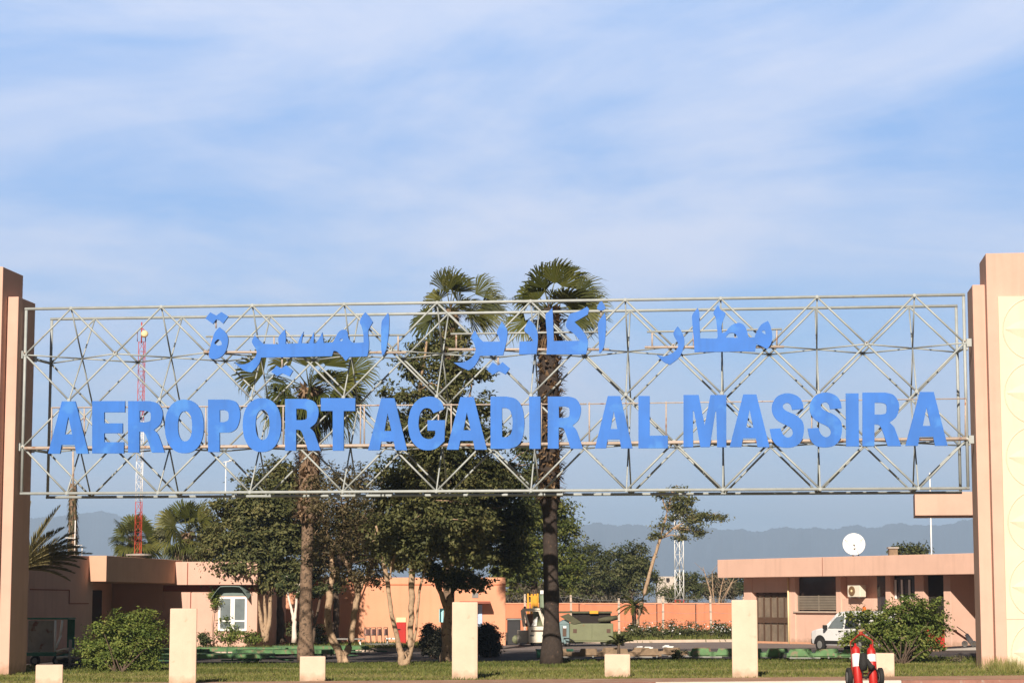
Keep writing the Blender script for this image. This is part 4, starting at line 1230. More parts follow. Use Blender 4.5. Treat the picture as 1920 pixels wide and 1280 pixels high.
mb = MB(); cd = at(271, 626, 117.6); mb.lathe(cd, Vector((.3, -1, 0)), [(.16, -.15), (.19, -.1), (.19, .1), (.12, .16)], 14); mb.build('drum_aerial', M_CREAMY, mt)
mb = MB(); mb.box(xm - .5, xm + .5, 117.5, 118.5, gz(-20), z1m * 0 + at(260, 1043, 118).z - 1.4); mb.build('footing', M_CONC, mt)
mast('white and red lattice mast behind the leaning tree, partly hidden', 1273, 955, 1115, 185, .40, 'rwww', basez=0)
# small aerial by the bare palm trunk
c = at(140, 1030, 104)
an = thing('roof_aerial', 'thin white aerial with two arms on the shaded annexe roof', 'aerial', (c.x, 104, zt - .02))
mb = MB(); mb.tube([(c.x, 104, zt - .03), (c.x, 104, at(140, 975, 104).z)], .025, 6); mb.build('rod', M_WHITE, an)
mb = MB()
for q, s_ in ((0.9, -.5), (.55, .35)): mb.tube([(c.x, 104, zt + q), (c.x + s_, 104, zt + q + .02)], .02, 5)
mb.tube([(c.x + .35, 104, zt - .02), (c.x + .35, 104, zt + .5)], .02, 5); mb.build('arm', M_WHITE, an)

# ------------------------------------------------------------------ boundary wall and post fence
DW = 172.0
wx0, wx1 = at(940, 1140, DW).x, at(1420, 1140, DW).x
zw = at(1150, 1131.5, DW).z
bw = thing('boundary_wall', 'terracotta boundary wall across the yard behind the fence posts', 'wall', ((wx0 + wx1) / 2, DW, 0))
mb = MB(); mb.box(wx0, wx1, DW, DW + .3, -.3, zw); mb.build('wall', M_DKORANGE, bw)
mb = MB(); mb.box(wx0, wx1, DW - .05, DW + .35, zw + .002, zw + .08); mb.build('coping', M_ORANGE, bw)
mb = MB()
i = 0; x = wx0
while x < wx1:
    mb.box(x, x + .28, DW - .1, DW - .003, -.2, zw - .003); x += 3.1
mb.build('buttress', M_DKORANGE, bw)
fence = thing('wire_fence', 'pale concrete posts with sagging wires in front of the terracotta wall', 'fence', (at(1160, 1190, 138).x, 138, 0))
fpx = [(984, 1113), (1072, 1115), (1161, 1121), (1243, 1117), (1334, 1117), (1395, 1118)]
tops = []
for px, py in fpx:
    b = at(px, 1190, 138); t_ = at(px - random.uniform(-1, 3), py, 138)
    mb = MB(); mb.tube([(b.x, 138, -.1), (t_.x, 138, t_.z)], [.10, .085], 4, smooth=False); mb.build('post', M_KERB, fence); tops.append((Vector((b.x, 138, 0)), t_))
for px in (1086, 1232, 1305):
    b = at(px, 1190, 139); t_ = at(px, 1131, 139)
    mb = MB(); mb.tube([(b.x, 139, -.1), (b.x, 139, t_.z)], .04, 4); mb.build('iron_post', M_DARK, fence)
for h in (.25, .45, .65, .85, .97):
    mb = MB()
    for (b0, t0), (b1, t1) in zip(tops[:-1], tops[1:]):
        p, q = b0.lerp(t0, h), b1.lerp(t1, h)
        pts = [p.lerp(q, f) - Vector((0, .1, 4 * f * (1 - f) * .12)) for f in np.linspace(0, 1, 7)]
        mb.tube(pts, .012, 4)
    mb.build('wire', M_GREY, fence)
# coiled razor wire on top of the boundary wall
mb = MB(); pts = []
x = wx0
while x < wx1:
    a_ = x * 9.0
    pts.append((x, DW + .15 + .2 * math.cos(a_), zw + .38 + .28 * math.sin(a_))); x += .12
mb.tube(pts, .014, 3); mb.build('razor_wire', M_GREY, bw)
# white house far off
c = at(1250, 1088, 420)
fh = thing('distant_house', 'small whitish flat-roofed house far beyond the boundary wall', 'house', (c.x, 420, 0))
mb = MB(); mb.box(c.x - 1.8, c.x + 1.8, 420, 425, 0, at(1250, 1080, 420).z); mb.box(c.x + .4, c.x + 2.0, 419.5, 423, 0, at(1250, 1090, 420).z); mb.build('wall', mat('whitewash', (0.52, 0.46, 0.4), .9), fh)
mb = MB(); mb.box(c.x - .1, c.x + .5, 419.4, 419.9, at(1250, 1088, 420).z, at(1250, 1083, 420).z); mb.build('window', M_DARK, fh)

# ------------------------------------------------------------------ white van by the office
def wheel(parent, c, axis, r, w, rim=M_GREY, tyre=None):
    ax = Vector(axis).normalized()
    mb = MB(); mb.lathe(Vector(c) - ax * w / 2, ax, [(r * .6, 0), (r * .93, 0), (r, w * .15), (r, w * .85), (r * .93, w), (r * .6, w)], 20)
    t = mb.build('wheel', tyre or M_BLACK, parent)
    mb = MB(); mb.lathe(Vector(c) - ax * (w / 2 + .004), ax, [(.04, -.01), (r * .55, .0), (r * .62, .02), (r * .62, w - .02), (r * .55, w + .008), (.04, w + .018)], 14, False); mb.build('rim', rim, t)
    return t
CX = -DB                                  # heading: away along the facade
CY = NB_                                  # its left flank, the one we see
pf = gnd(1540, 1221)
fwheel = Vector((pf.x, pf.y, gz(pf.x)))   # front left wheel touches here
car_o = fwheel - CX * 2.7 - CY * .80
car_o.z = gz(pf.x) + .012
car = thing('white_van', 'white family van with amber beacon parked by the office, half behind the bush', 'van', car_o)
def K(x, y, z): return car_o + CX * x + CY * y + Vector((0, 0, z))
# body: cross sections along the length: x, half-width at belt, z list
secs = [(-.75, .80, .42, .98, 1.72, .70), (-.70, .86, .30, 1.0, 1.78, .72), (0, .875, .28, 1.0, 1.82, .74), (1.2, .875, .28, 1.0, 1.82, .74), (1.75, .875, .28, 1.0, 1.76, .72), (2.15, .87, .28, 1.0, 1.50, .68), (2.62, .86, .28, 1.0, 1.06, .70), (3.0, .84, .30, .98, 1.01, .70), (3.38, .78, .34, .90, .92, .66), (3.50, .70, .42, .78, .80, .60)]
mb = MB(); vs = []
for x_, hw, zlo, zbelt, zr, hr in secs:
    prof = [(-hw * .96, zlo), (-hw, zlo + .2), (-hw, zbelt), (-hr - (.02 if zr < 1.1 else 0), zr - .10 * (zr > 1.1)), (-hr * .72, zr), (hr * .72, zr), (hr + (.02 if zr < 1.1 else 0), zr - .10 * (zr > 1.1)), (hw, zbelt), (hw, zlo + .2), (hw * .96, zlo)]
    vs += [K(x_, y_, z_) for y_, z_ in prof]
m_ = 10; fs = []
for i in range(len(secs) - 1):
    for k_ in range(m_):
        k2 = (k_ + 1) % m_
        fs.append((i * m_ + k_, i * m_ + k2, (i + 1) * m_ + k2, (i + 1) * m_ + k_))
fs.append(tuple(range(m_ - 1, -1, -1))); fs.append(tuple((len(secs) - 1) * m_ + k_ for k_ in range(m_)))
mb.add(vs, fs, None, False); body = mb.build('body', M_CARW, car, .05)
def flank(name, pts, m, y_of, thick=.012, par=None):
    for sgn in (1, -1):
        mb = MB(); mb.prism([K(x_, sgn * y_of(z_), z_) for x_, z_ in (pts if sgn > 0 else pts[::-1])], CY * (sgn * thick)); mb.build(name, m, par or car)
yo = lambda z: .875 - (z - 1.0) / .72 * (.875 - .735) + .004
flank('side_window', [(.05, 1.06), (.98, 1.04), (.95, 1.62), (.12, 1.64)], M_GLASS, yo)
flank('side_window', [(1.10, 1.04), (2.12, 1.05), (1.92, 1.30), (1.62, 1.55), (1.08, 1.61)], M_GLASSG, yo)
flank('side_window', [(-.62, 1.10), (-.08, 1.06), (-.02, 1.60), (-.55, 1.58)], M_GLASS, yo)
flank('sill_strip', [(-.3, .36), (2.3, .36), (2.3, .50), (-.3, .50)], M_BLACK, lambda z: .874)
flank('door_handle', [(1.18, .90), (1.38, .90), (1.38, .95), (1.18, .95)], M_BLACK, lambda z: .877, .03)
flank('door_handle', [(.1, .90), (.3, .90), (.3, .95), (.1, .95)], M_BLACK, lambda z: .877, .03)
flank('wheel_arch', [(2.7 + .42 * math.cos(a_), .32 + .42 * math.sin(a_)) for a_ in np.linspace(0, math.pi, 12)], M_BLACK, lambda z: .866, .014)
flank('wheel_arch', [(.42 * math.cos(a_) - .02, .32 + .42 * math.sin(a_)) for a_ in np.linspace(0, math.pi, 12)], M_BLACK, lambda z: .870, .014)
mb = MB(); mb.prism([K(2.66, -.60, 1.08), K(2.66, .60, 1.08), K(1.85, .52, 1.69), K(1.85, -.52, 1.69)], CX * .02 + Vector((0, 0, .02))); mb.build('windscreen', M_GLASS, car)
for sg in (1, -1):
    mb = MB(); mb.obox(K(2.18, sg * 1.0, 1.10), CX * .06, CY * .10, Vector((0, 0, .09))); mb.build('wing_mirror', M_BLACK, car, .02)
    mb = MB(); mb.obox(K(3.40, sg * .56, .74), CX * .09, CY * .15, Vector((0, 0, .08))); mb.build('headlight', M_GLASSG, car)
    mb = MB(); mb.obox(K(-.76, sg * .76, 1.0), CX * .03, CY * .06, Vector((0, 0, .22))); mb.build('tail_light', M_RED, car)
    for x_ in (0, 2.7): wheel(car, K(x_, sg * .80, .31), CY * sg, .31, .19)
mb = MB(); mb.obox(K(3.50, 0, .45), CX * .05, CY * .7, Vector((0, 0, .12))); mb.build('bumper', M_BLACK, car, .03)
mb = MB(); mb.lathe(K(.35, .25, 1.80), (0, 0, 1), [(.10, 0), (.10, .05), (.085, .06), (.085, .17), (.05, .21)], 12); mb.build('beacon', M_AMBER, car)

# ------------------------------------------------------------------ twin extinguisher trolley in front
DX = 60.0
ex_b = at(1618, 1292, DX); ex_b.z = gz(ex_b.x) + .01
ext = thing('fire_extinguisher_trolley', 'red wheeled twin-cylinder fire extinguisher with white bands and black hose', 'fire extinguisher', ex_b)
lean = Vector((-.06, .22, 1)).normalized()
def E(px, py, dy=0.0): return at(px, py, DX + dy)
for (xa, ya, xb, yb), bnd in (((1604, 1211, 1610, 1285), (1226, 1250)), ((1633, 1213, 1638, 1285), (1227, 1241))):
    top = E(xa, ya, .30); bot = E(xb, yb, 0.0); ax = (top - bot).normalized(); L = (top - bot).length; r = .118
    mb = MB(); mb.lathe(bot, ax, [(r * .8, -.02), (r, .02), (r, L - .10), (r * .85, L - .04), (r * .45, L), (.03, L + .02), (.03, L + .08)], 20); cyl = mb.build('cylinder', M_RED, ext)
    zA = (ya, yb)
    f0, f1 = (yb - bnd[1]) / (yb - ya), (yb - bnd[0]) / (yb - ya)
    mb = MB(); mb.lathe(bot, ax, [(r + .003, L * f0), (r + .004, L * f0 + .004), (r + .004, L * f1 - .004), (r + .003, L * f1)], 20); mb.build('band', M_WHITE, cyl)
mb = MB()
pA, pB, pC = E(1595, 1203, .34), E(1614, 1186, .40), E(1636, 1200, .36)
mb.tube([E(1598, 1284, .15), E(1597, 1240, .28), pA, pB], .025, 8); mb.tube([pB, pC, E(1637, 1240, .28), E(1644, 1284, .15)], .025, 8)
mb.tube([E(1598, 1262, .2), E(1642, 1262, .2)], .022, 6)
mb.lathe(pB + Vector((0, 0, -.02)), (0, 0, 1), [(.05, -.05), (.06, .0), (.05, .06)], 8); mb.build('frame', mat('dull_red_frame', (.30, .03, .018), .6, .2, 6), ext)
mb = MB(); mb.tube([E(1609, 1183, .40), E(1621, 1181, .40)], .035, 8); mb.build('hand_grip', mat('worn_tan_grip', (.35, .22, .1), .7), ext)
mb = MB(); mb.tube([E(1619, 1225, .05), E(1618, 1245, -.02), E(1620, 1256, -.06)], [.10, .12, .09], 10); mb.tube([E(1625, 1236, -.05), E(1632, 1248, -.10), E(1637, 1252, -.14)], [.05, .075, .085], 10)
mb.build('discharge_horn', M_BLACK, ext)
mb = MB(); mb.tube([E(1617, 1255, -.05), E(1618, 1268, -.10), E(1624, 1272, -.10), E(1629, 1262, -.08), E(1640, 1251, -.05), E(1646, 1258, -.02), E(1647, 1270, 0)], .02, 6); mb.build('hose', M_BLACK, ext)
for px in (1592, 1651):
    c = E(px, 1278, .12); c.z = ex_b.z + .26
    wheel(ext, c, (1, 0.05, 0), .26, .11, M_GREY)
mb = MB(); c0 = E(1592, 1278, .12); c1 = E(1651, 1278, .12); c0.z = c1.z = ex_b.z + .26; mb.tube([c0, c1], .03, 6); mb.build('axle', M_BLACK, ext)

# ------------------------------------------------------------------ ground equipment
def vbox(mb, px0, px1, py0, py1, D, depth, shear=0.0):
    a = at(px0, py1, D); b = at(px1, py0, D)
    mb.box(a.x, b.x, D, D + depth, a.z, b.z)
# white baggage tractor
DT = 118.0
zgt = gz(at(990, 1200, DT).x) + .012
tr_ = thing('baggage_tractor', 'cream-white open-cab baggage tractor parked behind the dark palm trunk', 'tractor', (at(995, 1200, DT).x, DT + 1, zgt))
def T(px, py, d=0): return at(px, py, DT + d)
mb = MB(); a, b = T(991, 1203), T(1023, 1174); mb.box(a.x, b.x, DT, DT + 2.6, zgt + .18, b.z); fb = mb.build('body', M_CREAMW, tr_, .04)
mb = MB(); a, b = T(970, 1204), T(990.5, 1182); mb.box(a.x, b.x, DT + .25, DT + 2.7, zgt + .16, b.z); mb.build('side_body', mat('dusty_grey_panel', (.40, .37, .31), .7, .1, 3), tr_, .03)
mb = MB()
for ln in ([T(982, 1174, .3), T(978, 1144, .5)], [T(1021, 1174, .1), T(1011, 1144, .5)], [T(992, 1174, .1), T(983, 1144, .5)], [T(978, 1144, .5), T(1011, 1144, .5)], [T(1024, 1172, 1.6), T(1013, 1144, 1.6)], [T(1011, 1144, .5), T(1013, 1144, 1.6)], [T(978, 1144, .5), T(981, 1144, 1.6)], [T(981, 1144, 1.6), T(984, 1172, 1.6)]):
    mb.tube(ln, .06, 4, smooth=False)
mb.build('cab_frame', M_CREAMW, tr_)
mb = MB(); p = [T(979, 1142.5, .4), T(1012, 1142.5, .4), T(1015, 1142.5, 1.8), T(982, 1142.5, 1.8)]; mb.prism(p, (0, 0, .08)); mb.build('cab_roof', M_CREAMW, tr_)
mb = MB(); p = [T(986, 1172, .9), T(998, 1172, .9), T(1000, 1150, 1.2), T(988, 1150, 1.2)]; mb.prism(p, (0, .12, 0)); mb.prism([T(985, 1174, .4), T(1001, 1174, .4), T(1001, 1171, 1.0), T(985, 1171, 1.0)], (0, 0, .1)); mb.build('seat', mat('brown_seat', (.16, .09, .05), .8), tr_)
mb = MB(); p = [T(996, 1173, .35), T(1006, 1173, .35), T(1008, 1155, .55), T(1002, 1160, .5)]; mb.prism(p, (0, .05, 0)); mb.build('dashboard', M_WHITE, tr_)
mb = MB(); a, b = T(996, 1183.5, -.02), T(1022, 1180.5, -.02); mb.box(a.x, b.x, DT - .012, DT - .002, a.z, b.z); mb.build('grille', M_BROWNF, tr_)
for px in (994, 1016):
    mb = MB(); a, b = T(px, 1192), T(px + 6.5, 1189); mb.box(a.x, b.x, DT - .02, DT - .002, a.z, b.z); mb.build('headlight', M_GLASSG, tr_)
mb = MB(); a, b = T(967, 1199, -.3), T(971, 1193); mb.lathe(T(968, 1198, .4), (0, -1, 0), [(.2, 0), (.24, .05), (.2, .1)], 10); mb.build('lamp', M_OLIVE, tr_)
for px in (998, 1018):
    for d in (.5, 2.2): 
        c = T(px, 1203, d); c.z = zgt + .24; wheel(tr_, c, (1, 0, 0), .24, .2)
mb = MB(); a, b = T(1009, 1143, .8), T(1013, 1138, .8); mb.lathe(T(984, 1141, .8), (0, 0, 1), [(.06, 0), (.07, .1), (.03, .14)], 8); mb.build('beacon', M_BROWNF, tr_)

# dark equipment box left of the tractor, by the hall corner
c = at(960, 1180, 121.5)
bx = thing('equipment_bin', 'dark equipment bin standing at the corner of the pink hall', 'bin', (c.x, 122, gz(0)))
mb = MB(); a, b = at(951, 1208, 121.5), at(976, 1162, 121.5); mb.box(a.x, b.x, 121.5, 124, gz(0), b.z); mb.build('body', mat('dark_plastic', (.03, .03, .033), .6), bx, .05)
mb = MB(); mb.box(a.x - .05, b.x + .05, 121.42, 124.05, b.z + .003, b.z + .09); mb.build('lid', M_GREY, bx, .02)

# green ground power unit
DG = 116.0
zgg = gz(at(1100, 1200, DG).x) + .012
gp = thing('ground_power_unit', 'pale green ground power unit on wheels with rolled tarpaulin on top', 'power unit', (at(1100, 1200, DG).x, DG + 1.2, zgg))
def G(px, py, d=0): return at(px, py, DG + d)
a, b = G(1068, 1203), G(1150, 1168)
mb = MB(); mb.box(a.x, b.x, DG, DG + 2.0, zgg + .22, b.z); gb = mb.build('body', M_OLIVE, gp, .03)
for p0, p1 in ((1070, 1109.5), (1111, 1149)):
    mb = MB(); a2, b2 = G(p0, 1200), G(p1, 1170); mb.box(a2.x, b2.x, DG - .025, DG - .002, a2.z, b2.z); dp = mb.build('door_panel', M_OLIVE, gp, .01)
    mb = MB(); q = G(p0 + 8 if p0 < 1100 else p1 - 8, 1182); mb.box(q.x - .1, q.x + .1, DG - .045, DG - .027, q.z - .1, q.z + .1); mb.build('badge', M_BROWNF, dp)
mb = MB(); a3, b3 = G(1045, 1205), G(1067.5, 1170); mb.box(a3.x, b3.x, DG + .1, DG + 1.9, zgg + .2, b3.z); mb.prism([Vector((a3.x, DG + .1, b3.z + .003)), Vector((b3.x, DG + .1, b3.z + .003)), Vector((b3.x, DG + .1, b3.z + .3)), Vector((a3.x + .3, DG + .1, b3.z + .22))], (0, 1.8, 0)); mb.build('control_end', M_BLUEGR, gp, .02)
mb = MB(); q0, q1 = G(1055, 1192), G(1062, 1174); mb.box(q0.x, q1.x, DG + .07, DG + .098, q0.z, q1.z); mb.build('control_panel', M_BROWNF, gp)
mb = MB(); q0, q1 = G(1056, 1177), G(1062, 1173); mb.box(q0.x, q1.x, DG + .05, DG + .068, q0.z, q1.z); mb.build('notice', M_WHITE, gp)
mb = MB(); a4, b4 = G(1074, 1167), G(1146, 1149); mb.box(a4.x, b4.x, DG + .5, DG + 1.8, b.z + .003, b4.z); mb.build('engine_bay', M_DARK, gp)
mb = MB(); mb.box(G(1050, 1150).x, G(1148, 1150).x, DG + .35, DG + 1.9, b4.z + .003, b4.z + .10); mb.build('canopy', M_TARP, gp)
mb = MB(); mb.box(G(1106, 1150).x, G(1122, 1150).x, DG + .28, DG + .345, b4.z - .02, b4.z + .13); mb.build('warning_plate', M_YEL, gp)
mb = MB(); mb.prism([G(1050, 1155, -.05), G(1066, 1149.5, -.05), G(1090, 1166, -.05), G(1076, 1170, -.05)], (0, .5, 0)); mb.build('rolled_tarpaulin', M_TARP, gp)
mb = MB(); mb.tube([G(1122, 1162, .1), G(1140, 1160, .05), G(1157, 1157, .2)], [.10, .15, .12], 8, jit=.15); mb.build('rolled_tarpaulin', M_TARP, gp)
for px in (1062, 1134):
    for d in (.25, 1.75):
        c = G(px, 1203, d); c.z = zgg + .24; wheel(gp, c, (0, 1, 0), .24, .2)
mb = MB(); mb.tube([G(1057, 1196, -.1), G(1066, 1196, -.2), G(1074, 1200, -.15), G(1080, 1206, -.1)], .035, 6); mb.build('cable', M_BLACK, gp)
mb = MB(); mb.tube([G(1058, 1197, 0), G(1060, 1206, -.2)], .06, 6); mb.build('jockey_leg', M_BLUEGR, gp)

# yellow lifting frame with green tank behind the tractor
DY = 126.0
yl = thing('lifting_machine', 'orange steel lifting frame beside a green tank, behind the tractor cab', 'machine', (at(1005, 1190, DY).x, DY, gz(1)))
def Yp(px, py, d=0): return at(px, py, DY + d)
mb = MB()
for px in (990, 997, 1003, 1008):
    q = Yp(px, 1112 + (px % 3)); mb.box(q.x - .05, q.x + .05, DY, DY + .12, gz(1), q.z)
for py in (1116, 1128, 1141):
    mb.box(Yp(989, py).x, Yp(1009, py).x, DY + .125, DY + .2, Yp(990, py + 2).z, Yp(990, py).z)
mb.box(Yp(998, 1).x * 0 + Yp(999, 1130).x, Yp(1007, 1130).x, DY - .1, DY - .003, Yp(1000, 1136).z, Yp(1000, 1116).z)
mb.build('mast_frame', M_YEL, yl)
mb = MB(); q = Yp(1019, 1150); mb.lathe((q.x, DY + .5, gz(1)), (0, 0, 1), [(.22, 0), (.24, .1), (.24, Yp(1019, 1114).z - gz(1)), (.15, Yp(1019, 1110).z - gz(1))], 14); mb.build('tank', mat('grey_green_tank', (.17, .22, .15), .6, .15, 3), yl)
mb = MB(); a, b = Yp(1013, 1113), Yp(1025, 1106); mb.box(a.x, b.x, DY + .2, DY + .8, a.z, b.z); mb.build('lamp_box', M_WHITE, yl)
mb = MB(); a, b = Yp(1000, 1152), Yp(1026, 1138); mb.box(a.x, b.x, DY - .1, DY + 1.2, gz(1), b.z); mb.build('base', M_OLIVE, yl)

# flat dollies -------------------------------------------------------
def make_dolly(label, deckm, L=4.2, Wd=1.5, h=.55, side=None, boards=False, group='flat cargo dollies in rows'):
    t = thing('cargo_dolly', label, 'dolly', (0, 0, 0), group)
    mb = MB(); mb.box(-L / 2, L / 2, -Wd / 2, Wd / 2, h - .05, h); mb.box(-L / 2, L / 2, -Wd / 2 - .045, -Wd / 2 - .004, h - .15, h + .012)
    d = mb.build('deck', deckm, t)
    mb = MB()
    for y in (-Wd / 2, Wd / 2 - .08): mb.box(-L / 2, L / 2, y, y + .08, h - .16, h - .053)
    for x in np.linspace(-L / 2, L / 2 - .08, 5): mb.box(x, x + .08, -Wd / 2 + .083, Wd / 2 - .083, h - .15, h - .056)
    for x in (-L * .33, L * .33): mb.box(x - .05, x + .05, -Wd / 2 + .2, Wd / 2 - .2, h * .36 - .03, h * .36 + .03)
    mb.build('chassis', side or deckm, t)
    for x in (-L * .33, L * .33):
        for y in (-Wd / 2 + .12, Wd / 2 - .12): wheel(t, (x, y, h * .36), (0, 1, 0), h * .36, .13)
    mb = MB(); mb.tube([(L / 2, 0, h - .1), (L / 2 + .5, 0, .14), (L / 2 + .95, 0, .12)], .03, 6); mb.tube([(L / 2 - .0, -.35, h - .1), (L / 2 + .5, 0, .14)], .025, 5); mb.tube([(L / 2, .35, h - .1), (L / 2 + .5, 0, .14)], .025, 5)
    mb.build('drawbar', side or deckm, t)
    for x in (-L * .46, -L * .1, L * .2, L * .46):
        mb = MB(); mb.box(x - .03, x + .03, -Wd / 2 - .05, -Wd / 2 - .003, h * .35, h + .05); mb.build('side_post', side or deckm, t)
    for x0, x1 in ((-L / 2 + .1, -L * .18), (L * .1, L * .42)):
        mb = MB(); mb.box(x0, x1, -Wd / 2 - .06, -Wd / 2 - .02, h * .30, h * .30 + .06); mb.build('side_step', side or deckm, t)
    if boards:
        for x in np.linspace(-L / 2, L / 2 - .9, 4):
            mb = MB(); mb.prism([Vector((x, -Wd / 2 - .09, h - .1)), Vector((x + .8, -Wd / 2 - .09, h - .1)), Vector((x + .75, -Wd / 2 - .09, h + .16)), Vector((x + .12, -Wd / 2 - .09, h + .16))], (0, .03, 0)); mb.build('side_board', deckm, t)
    return t
def place(o, px, py, rz, label, first=False, sc=None):
    g_ = gnd(px, py)
    loc = (g_.x, g_.y, gz(g_.x) + .01)
    if first:
        o.location = loc; o.rotation_euler = (0, 0, rz); c = o
        if sc: o.scale = sc
    else:
        c = copy_tree(o, loc, rz, None, sc)
    c['label'] = label
    return c
bpy.context.view_layer.update()
dg = make_dolly('', M_GREEN, 4.4, 2.7, .38, mat('dark_green_frame', (.05, .12, .06), .8, .25, 3))
place(dg, 405, 1243, R(-2), 'green flat dolly nearest the leafy bush, just past the tall post', True)
place(dg, 535, 1234, R(3), 'green flat dolly parked beside the smooth palm trunk')
place(dg, 300, 1232, R(0), 'green flat dolly half hidden behind the leafy bush')
place(dg, 450, 1229, R(1), 'worn green dolly in the second row behind the tall post')
place(dg, 600, 1226, R(8), 'worn green dolly in shade behind the smooth palm trunk')
dw = make_dolly('', M_WOOD, 4.6, 1.8, .30, M_GREY, True)
place(dw, 1130, 1236, R(2), 'grey board-sided dolly behind the low block with the spiky shrub', True)
place(dw, 1230, 1234, R(-1), 'grey board-sided dolly behind the round dark shrub')
dgg = make_dolly('', mat('pale_green_dolly_paint', (.12, .235, .10), .7, .25, 3, col2=(.22, .2, .12), thr=.54), 4.0, 1.8, .30, M_GREY, True)
place(dgg, 1385, 1236, R(-2), 'pale green board-sided dolly behind the tall post by the glass door', True)
place(dgg, 1475, 1237, R(1), 'pale green board-sided dolly in front of the office door')
place(dgg, 1565, 1238, R(2), 'pale green dolly in front of the white van, carrying a white sack')
# white sack on the dolly
q = at(1557, 1224, 91)
mb = MB(); mb.lathe((q.x, 91, q.z - .25), (0, 0, 1), [(.38, 0), (.40, .06), (.28, .2), (.10, .36), (.03, .40)], 10)
o = mb.build('sack', M_WHITE, None, wl=Vector((q.x, 91, q.z - .25))); o.location = (q.x, 91, q.z - .25)
tag(o, 'white sack lying on the dolly in front of the van wheel', 'sack')
# scattered paper on a dolly
for i, (px, py) in enumerate(((1198, 1214), (1213, 1215), (1250, 1212), (1258, 1214), (1220, 1216))):
    g_ = at(px, py, 96)
    mb = MB(); n = 6
    mb.prism([g_ + Vector((.14 * math.cos(a_) * random.uniform(.7, 1.3), .12 * math.sin(a_), .03 * math.cos(3 * a_))) for a_ in np.linspace(0, 5.2, n)], (0, 0, .05))
    o = mb.build('litter_scrap', M_WHITE, None, wl=g_); o.location = g_
    tag(o, 'small white scrap of litter lying on the grey dollies', 'litter', 'white scraps on the dollies')
# dark green bin behind the palm foot
c = at(1040, 1230, 93); 
gb_ = thing('green_crate', 'dark green crate standing on the road behind the dark palm foot', 'crate', (c.x, 93, gz(c.x)))
a, b = at(1006, 1233, 93), at(1074, 1219, 93)
mb = MB(); mb.box(a.x, b.x, 93, 94.2, gz(c.x) + .02, b.z); mb.build('box', M_GREEN2, gb_, .02)
mb = MB(); mb.box(a.x - .03, b.x + .03, 92.97, 94.23, b.z + .003, b.z + .05); mb.build('rim', M_GREEN2, gb_)

# baggage cart left -------------------------------------------------
DC = 88.0
bc = thing('baggage_cart', 'tall baggage cart with dirty grey side panel and white posts by the shaded pillar', 'cart', (at(90, 1220, DC).x, DC, gz(-18)))
def B_(px, py, d=0): return at(px, py, DC + d)
mb = MB(); a, b = B_(52, 1221), B_(101, 1163); mb.box(a.x, b.x, DC, DC + .05, a.z, b.z); mb.build('side_panel', mat('dirty_grey_panel', (.26, .23, .2), .9, .3, 1.5, col2=(.16, .07, .05), thr=.56), bc)
mb = MB(); a, b = B_(50, 1160.5), B_(128, 1157.5); mb.box(a.x, b.x, DC, DC + 1.5, a.z, b.z); mb.build('roof', M_GREEN2, bc)
for p0, p1 in (((103, 1220), (104, 1162)), ((113, 1192), (117, 1162)), ((105, 1214), (114, 1190))):
    mb = MB(); mb.tube([B_(p0[0], p0[1], .02), B_(p1[0], p1[1], .02)], .045, 6); mb.build('post', M_WHITE, bc)
mb = MB(); mb.box(B_(112, 1200).x, B_(126, 1200).x, DC + 1.45, DC + 1.5, B_(1, 1215).z, B_(1, 1161).z); mb.build('end_panel', M_GREEN2, bc)
mb = MB(); a, b = B_(50, 1229), B_(122, 1222.5); mb.box(a.x, b.x, DC - .05, DC + 1.6, a.z, b.z); mb.build('chassis', M_GREEN2, bc)
for px in (66, 108):
    for d in (.15, 1.4):
        c = B_(px, 1235, d); c.z = gz(-18) + .21; wheel(bc, c, (0, 1, 0), .2, .14)
DR2 = 85.0
rk = thing('equipment_trailer', 'low trailer with pale pipes and a grey upright between cart and bush', 'trailer', (at(140, 1235, DR2).x, DR2, gz(-17)))
def Q_(px, py, d=0): return at(px, py, DR2 + d)
mb = MB(); a, b = Q_(108, 1242), Q_(168, 1236); mb.box(a.x, b.x, DR2, DR2 + 1.2, a.z, b.z); mb.build('chassis', M_BLACK, rk)
for i, (ya, yb) in enumerate(((1219, 1216), (1225, 1222), (1230, 1231), (1234, 1235))):
    mb = MB(); mb.tube([Q_(106, ya + 2, .1 + .25 * i), Q_(120, yb, .1 + .25 * i), Q_(140, yb, .1 + .25 * i)], .05, 6); mb.build('pipe', M_WOOD if i % 2 else M_CREAMW, rk)
mb = MB(); mb.tube([Q_(131, 1250, -.05), Q_(132, 1198, -.05)], .06, 6); mb.build('upright', M_CONC, rk)
mb = MB(); a, b = Q_(138, 1230), Q_(156, 1218); mb.box(a.x, b.x, DR2 - .02, DR2 + .3, a.z, b.z); mb.build('toolbox', M_OLIVE, rk)
for px in (122, 158):
    c = Q_(px, 1245, .2); c.z = gz(-17) + .2; wheel(rk, c, (0, 1, 0), .19, .15)

